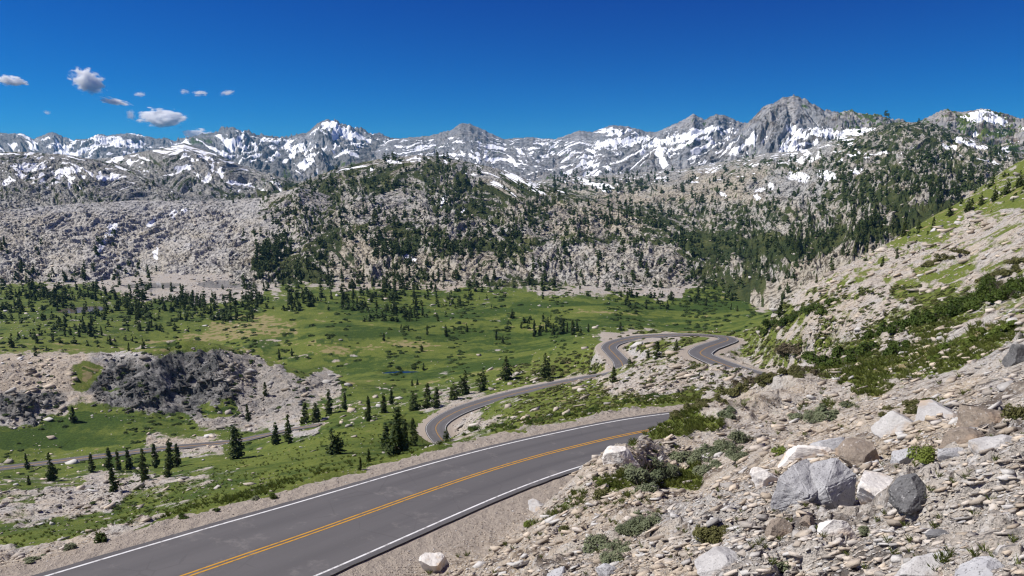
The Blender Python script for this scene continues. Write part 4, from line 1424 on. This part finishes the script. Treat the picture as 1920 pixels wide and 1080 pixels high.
for c in SHMAT:
    for hi in (0, 1):
        for s in range(3):
            flat = (.38, .50, .60)[s]
            f = mesh_obj('foliage', *shrub_arr(600 + s + 10 * hi, 2600 if hi else 900, .040 if hi else .075, flat, .9 if c in ('sage', 'bright') else .4), SHMAT[c])
            st = mesh_obj('stem', *stems_arr(700 + s, flat), M_BARK)
            COL.objects.unlink(f); COL.objects.unlink(st)
            SHK[c, hi, s] = (f, st)
def put_shrub(u, v, w, c, label, group, hk=1.0, r=None):
    P = spot(u, v)
    m = px_at(P)
    e = empty('shrub', P - np.array([0, 0, .04 * w * m]), label, 'shrub', group)
    e.rotation_euler = (-.12, .18, random.uniform(0, 6.28))
    k = w * m
    e.scale = (k, k, k * hk)
    for src in SHK[c, 1 if w > 46 else 0, random.randrange(3)]:
        q = src.copy(); COL.objects.link(q); q.parent = e
    return e
def band(pts, n, spread, w, c, label, group, hk=1.0):
    a = np.array(pts, float)
    s = np.linspace(0, len(a) - 1, n)
    for i, t in enumerate(s):
        k = min(int(t), len(a) - 2)
        q = a[k] + (a[k + 1] - a[k]) * (t - k)
        sprd = spread[0] + (spread[1] - spread[0]) * i / max(1, n - 1)
        ww = (w[0] + (w[1] - w[0]) * i / max(1, n - 1)) * random.uniform(.75, 1.3)
        put_shrub(min(q[0] + random.uniform(-10, 10), 1916), q[1] + random.uniform(-sprd, sprd), ww, c, label, group, hk)
band([(1645, 632), (1740, 600), (1830, 570), (1918, 536)], 34, (3, 15), (28, 46), 'green', 'dense dark green shrub in the long hedge climbing the right slope', 'shrubs of the long hedge on the right slope', 1.15)
band([(1525, 684), (1590, 672), (1690, 652)], 20, (11, 10), (32, 38), 'green', 'dark green shrub in the thicket above the fold of the slope', 'shrubs of the thicket above the fold', 1.0)
band([(1745, 676), (1800, 655), (1850, 630), (1915, 606)], 18, (8, 10), (26, 34), 'bright', 'light green leafy shrub in the patch below the long hedge', 'light green shrubs below the long hedge', .8)
band([(1275, 778), (1340, 752), (1420, 716), (1510, 700)], 26, (7, 7), (26, 34), 'olive', 'olive shrub along the crest where the road disappears', 'olive shrubs along the crest', .8)
band([(1395, 722), (1470, 706), (1530, 700)], 9, (6, 8), (26, 30), 'brown', 'twiggy brownish shrub on the crest beside the far road bend', 'brown shrubs on the crest', .8)
band([(1425, 622), (1480, 600), (1560, 574)], 16, (8, 8), (24, 34), 'green', 'dark green shrub in the strip at the foot of the right slope', 'shrubs at the foot of the right slope', .8)
band([(1460, 660), (1500, 652)], 4, (6, 6), (30, 34), 'brown', 'brown dried shrub on the bare right slope', 'brown shrubs on the bare right slope', .7)
band([(1745, 498), (1800, 480)], 5, (5, 5), (28, 32), 'olive', 'olive shrub high on the bare right slope', 'olive shrubs high on the right slope', .6)
band([(1850, 530), (1915, 495)], 6, (5, 5), (34, 38), 'olive', 'olive shrub above the long hedge near the right edge', 'olive shrubs above the long hedge', .6)
band([(1190, 910), (1260, 885), (1330, 868), (1395, 840)], 17, (22, 14), (56, 52), 'sage', 'grey green sage bush in the big patch on the near slope', 'sage bushes of the big patch on the near slope', .85)
band([(1130, 1045), (1180, 1020), (1225, 985)], 9, (20, 14), (70, 54), 'sage', 'grey green sage bush in the patch near the bottom edge', 'sage bushes of the patch near the bottom', .95)
band([(1315, 1010), (1350, 1002)], 4, (14, 14), (56, 56), 'olive', 'grassy green bush left of the angular grey boulder', 'grassy bushes left of the angular boulder', 1.0)
band([(1500, 788), (1545, 775), (1585, 768)], 5, (8, 8), (40, 40), 'sage', 'grey green sage bush uphill between bare stones', 'sage bushes uphill between bare stones', .7)
band([(1670, 775), (1740, 765)], 5, (10, 10), (44, 44), 'olive', 'yellowish bush above the low grey ledge', 'yellowish bushes above the low ledge', .7)
band([(870, 812), (960, 800), (1060, 778), (1150, 762), (1245, 745)], 26, (6, 5), (20, 22), 'green', 'small green shrub on the bank across the main road', 'green shrubs on the bank across the road', .6)
for (u, v, w, c, lab, hk) in [
        (1735, 862, 66, 'bright', 'bright green plant with yellow flowers between boulders', 1.5), (1820, 1048, 46, 'bright', 'bright green little plant at the lower right corner', 1.2),
        (1463, 1072, 44, 'sage', 'bluish green tuft at the bottom edge of the slab', 1.1), (1462, 850, 34, 'bright', 'bright green tuft uphill of the creamy stone', .8),
        (1370, 778, 40, 'sage', 'round dark sage bush below the olive crest shrubs', 1.0), (1772, 780, 34, 'sage', 'blue green tuft growing on the long pale ledge', 1.0),
        (1900, 780, 44, 'olive', 'rusty green bush right of the big perched boulder', 1.1), (992, 986, 22, 'bright', 'small bright tuft on the pale wedge of rock', 1.2),
        (1060, 1000, 36, 'olive', 'thin grassy tuft on the tan slope above the ditch', .7), (1128, 930, 40, 'olive', 'thin dry bush above the road ditch', .8),
        (187, 1014, 28, 'green', 'dark green tuft on the road shoulder, largest at lower left', 1.0), (130, 1028, 22, 'sage', 'grey green tuft on the road shoulder left of the largest', 1.0),
        (53, 1050, 32, 'sage', 'wide dry tuft on the road shoulder near the left edge', .5), (83, 1046, 20, 'sage', 'small dry tuft beside the wide one on the shoulder', .6),
        (345, 970, 24, 'green', 'green tuft on the road shoulder below the outcrop', .7), (405, 957, 16, 'green', 'little green tuft on the shoulder, middle of the straight', .8),
        (510, 932, 18, 'green', 'round green tuft by rocks on the road shoulder', 1.0), (478, 937, 16, 'sage', 'pale tuft left of the round green shoulder tuft', .8),
        (1870, 905, 26, 'bright', 'tiny green tuft in the crack of the right ledge', .8), (1620, 1000, 30, 'sage', 'grey tuft below the bright white boulder', .9)]:
    put_shrub(u, v, w, c, lab, 'single plants on the slope and shoulder', hk)
# yellow flower heads on the bright plant
Pf = spot(1735, 862); mf = px_at(Pf)
fv, ff = hull(77, 14, .5)
FL = Pf + np.stack([RNG.uniform(-28, 28, 14) * mf, RNG.uniform(-22, 10, 14) * mf, RNG.uniform(20, 48, 14) * mf], 1)

# ------------------------------------------------------------------ grass tufts
def tuft(seed, nb=9):
    rng = np.random.default_rng(seed)
    V, Fq = [], []
    for i in range(nb):
        a = rng.uniform(0, 6.28); l = rng.uniform(.5, 1.0); b = rng.uniform(.15, .6)
        x0, y0 = rng.uniform(-.12, .12, 2)
        c, s = math.cos(a), math.sin(a); w = .016
        o = len(V)
        V += [(x0 - s * w, y0 + c * w, -.05), (x0 + s * w, y0 - c * w, -.05), (x0 + c * b * .5 + s * w * .6, y0 + s * b * .5 - c * w * .6, l * .65), (x0 + c * b + 0, y0 + s * b, l)]
        Fq.append([o, o + 1, o + 2, o + 3])
    return np.array(V), np.array(Fq)
NG = 42000
us, vs = RNG.uniform(0, 1920, NG), RNG.uniform(600, 1078, NG)
L, I, P = look(us, vs)
gr_ = layer_val(L, I, 1); rd = layer_val(L, I, 2); rr_ = np.hypot(P[:, 0], P[:, 1])
pb = np.where(gr_ > .45, .9, .02) * np.where(rr_ < 90, 1, np.where(rr_ < 230, .35, 0))
k = (L == 0) & (RNG.random(NG) < pb) & (rd > 2.6) & (rr_ > 3.5)
P, rr_ = P[k], rr_[k]
sz = np.clip(px_at(P) * RNG.uniform(5, 12, len(P)), .07, .55)
g = scatter('grass', [tuft(i, 26) for i in range(8)], P, np.stack([sz * 1.3, sz * 1.3, sz], 1), leaf_mat('grass_blades', (.075, .105, .020), (.160, .175, .045)), RNG)
tag(g, 'tufts of green and yellowing grass between the stones', 'grass', kind='stuff')

# ------------------------------------------------------------------ low scrub: willow in the meadow, heath mats on the slopes
def tint_leaf(name):
    t = NT(name)
    a = t.n('ShaderNodeAttribute', attribute_name='tint').outputs['Color']
    n = t.noise(t.pos(), 1.1, 3)
    return t.fin(t.mix(t.ramp(n, .4, .65), a, t.mix(.5, a, (.02, .03, .008))), .75, .12)
def mat_arr(seed, n, flat):
    rng = np.random.default_rng(seed)
    d = rng.normal(size=(n, 3)); d[:, 2] = np.abs(d[:, 2]); d /= np.linalg.norm(d, axis=1)[:, None]
    c = d * rng.uniform(.3, .5, (n, 1)) * np.array([1, .8, flat])
    return sprays(c, d + rng.normal(0, .5, (n, 3)) + np.array([0, 0, .6]), .20 * rng.uniform(.6, 1.3, n), rng, 1.7)
SCR = [mat_arr(1200 + i, 60, .5 + .1 * (i % 4)) for i in range(10)]
NB = 70000
us, vs = RNG.uniform(0, 1920, NB), RNG.uniform(535, 960, NB)
L, I, P = look(us, vs)
gr_ = layer_val(L, I, 1); rd = layer_val(L, I, 2); rr_ = np.hypot(P[:, 0], P[:, 1])
cl_ = vn(P[:, 0] / (.05 * rr_ + 1), P[:, 1] / (.09 * rr_ + 1), 612) + .6 * vn(P[:, 0] / (.013 * rr_ + 1), P[:, 1] / (.02 * rr_ + 1), 613)
pb = np.where(gr_ > .5, .17, .05) * np.clip(cl_ * 2.2 + .12, 0.02, 1.5)
rightside = (us > 960) & (rr_ < 430)
pb = np.where(rightside, np.where(gr_ > .47, .34, .085), pb)
k = (L == 0) & (RNG.random(NB) < pb) & (rd > 2.2) & (rr_ > 75)
P, us, vs, rr_, rs = P[k], us[k], vs[k], rr_[k], rightside[k]
w = px_at(P) * RNG.uniform(5, 13, len(P))
f = RNG.random((len(P), 1))
col = np.where(rs[:, None], np.array([[.050, .066, .016]]) * (1 - f) + np.array([[.125, .122, .045]]) * f, np.array([[.022, .042, .010]]) * (1 - f) + np.array([[.060, .088, .018]]) * f)
tx = np.where(rs, SLOPE * .567 * .6, 0); ty = np.where(rs, -SLOPE * .82 * .6, 0)
sc_o = scatter('low_scrub', SCR, P, np.stack([w * 1.15, w, w * .8], 1), tint_leaf('scrub_leaves'), RNG, basis(tx, ty), cols=col)
tag(sc_o, 'low green willow and heath scrub speckling the meadow and slopes', 'scrub', kind='stuff')
print('scrub', len(P))

# ------------------------------------------------------------------ clouds
def cloud_mat(seed, dens):
    t = NT('cloud_vapour')
    t.t.nodes.remove(t.b)
    tc = t.n('ShaderNodeTexCoord').outputs['Object']
    ln = t.n('ShaderNodeVectorMath', operation='LENGTH'); t.t.links.new(tc, ln.inputs[0])
    mp = t.n('ShaderNodeMapping'); t.t.links.new(tc, mp.inputs[0]); mp.inputs['Location'].default_value = (seed * 3.7, seed, 0)
    n = t.noise(mp.outputs[0], 2.0, 7, .62)
    d = t.math('ADD', t.math('MULTIPLY', t.math('SUBTRACT', n, .5), 2.4), t.math('SUBTRACT', .62, t.math('MULTIPLY', ln.outputs['Value'], .95)))
    d = t.math('MULTIPLY', t.ramp(d, 0.0, .35), dens)
    v = t.n('ShaderNodeVolumePrincipled')
    v.inputs['Color'].default_value = (1, 1, 1, 1)
    v.inputs['Anisotropy'].default_value = 0.0
    t.t.links.new(d, v.inputs['Density'])
    t.t.links.new(v.outputs[0], t.out.inputs['Volume'])
    return t.m
def icos():
    bm = bmesh.new(); bmesh.ops.create_icosphere(bm, subdivisions=3, radius=1.0)
    V = np.array([v.co[:] for v in bm.verts]); Fq = np.array([[v.index for v in f.verts] for f in bm.faces]); bm.free()
    return V, Fq
IV, IF = icos()
for i, (u, v, w, h, dn, ang, lab) in enumerate([
        (304, 222, 84, 36, 1.0, 0, 'large bright white cumulus cloud, biggest in the sky'), (165, 153, 62, 40, .8, 25, 'puffy tilted white cloud highest at left'),
        (371, 251, 52, 18, .8, 0, 'white cloud peeking from behind the snowy ridge'), (20, 152, 56, 18, .8, 5, 'flat white cloud cut by the left edge'),
        (215, 190, 58, 12, .5, 10, 'long thin wisp below the puffy tilted cloud'), (245, 216, 20, 20, .3, 30, 'small faint wisp left of the biggest cloud'),
        (262, 177, 22, 9, .3, 0, 'tiny faint wisp above the biggest cloud'), (345, 172, 20, 10, .25, 0, 'tiny faint wisp, leftmost of three in a row'),
        (376, 175, 30, 11, .4, 0, 'small streak, middle of three in a row'), (426, 174, 30, 10, .3, -10, 'small streak, rightmost of three in a row'),
        (88, 211, 16, 8, .25, 0, 'faint speck of cloud low at the far left')]):
    P = at(u, v, 24000.0)
    m = px_at(P)
    o = mesh_obj('cloud', IV, IF, cloud_mat(i + 1, dn * .03))
    o.location = P
    o.scale = (w * .62 * m, w * .45 * m, h * .66 * m)
    o.rotation_euler = (0, math.radians(ang), 0)
    tag(o, lab, 'cloud', 'clouds over the left range')

# ------------------------------------------------------------------ haze
hz = NT('air')
hz.t.nodes.remove(hz.b)
pv = hz.n('ShaderNodeVolumePrincipled')
pv.inputs['Color'].default_value = (.22, .62, 1.0, 1)
pv.inputs['Density'].default_value = 2.6e-5
hz.t.links.new(pv.outputs[0], hz.out.inputs['Volume'])
zlo = min(min(float(L_[0][:, 2].min()) for L_ in LAYERS), -160) - 1
zhi = max(float(L_[0][:, 2].max()) for L_ in LAYERS) + 30
bx = np.array([(a, b, c) for a in (-12600, 12600) for b in (-12600, 12600) for c in (zlo, zhi)], float)
tag(mesh_obj('haze', bx, np.array([[0, 1, 3, 2], [4, 6, 7, 5], [0, 4, 5, 1], [2, 3, 7, 6], [0, 2, 6, 4], [1, 5, 7, 3]]), hz.m), kind='stuff')
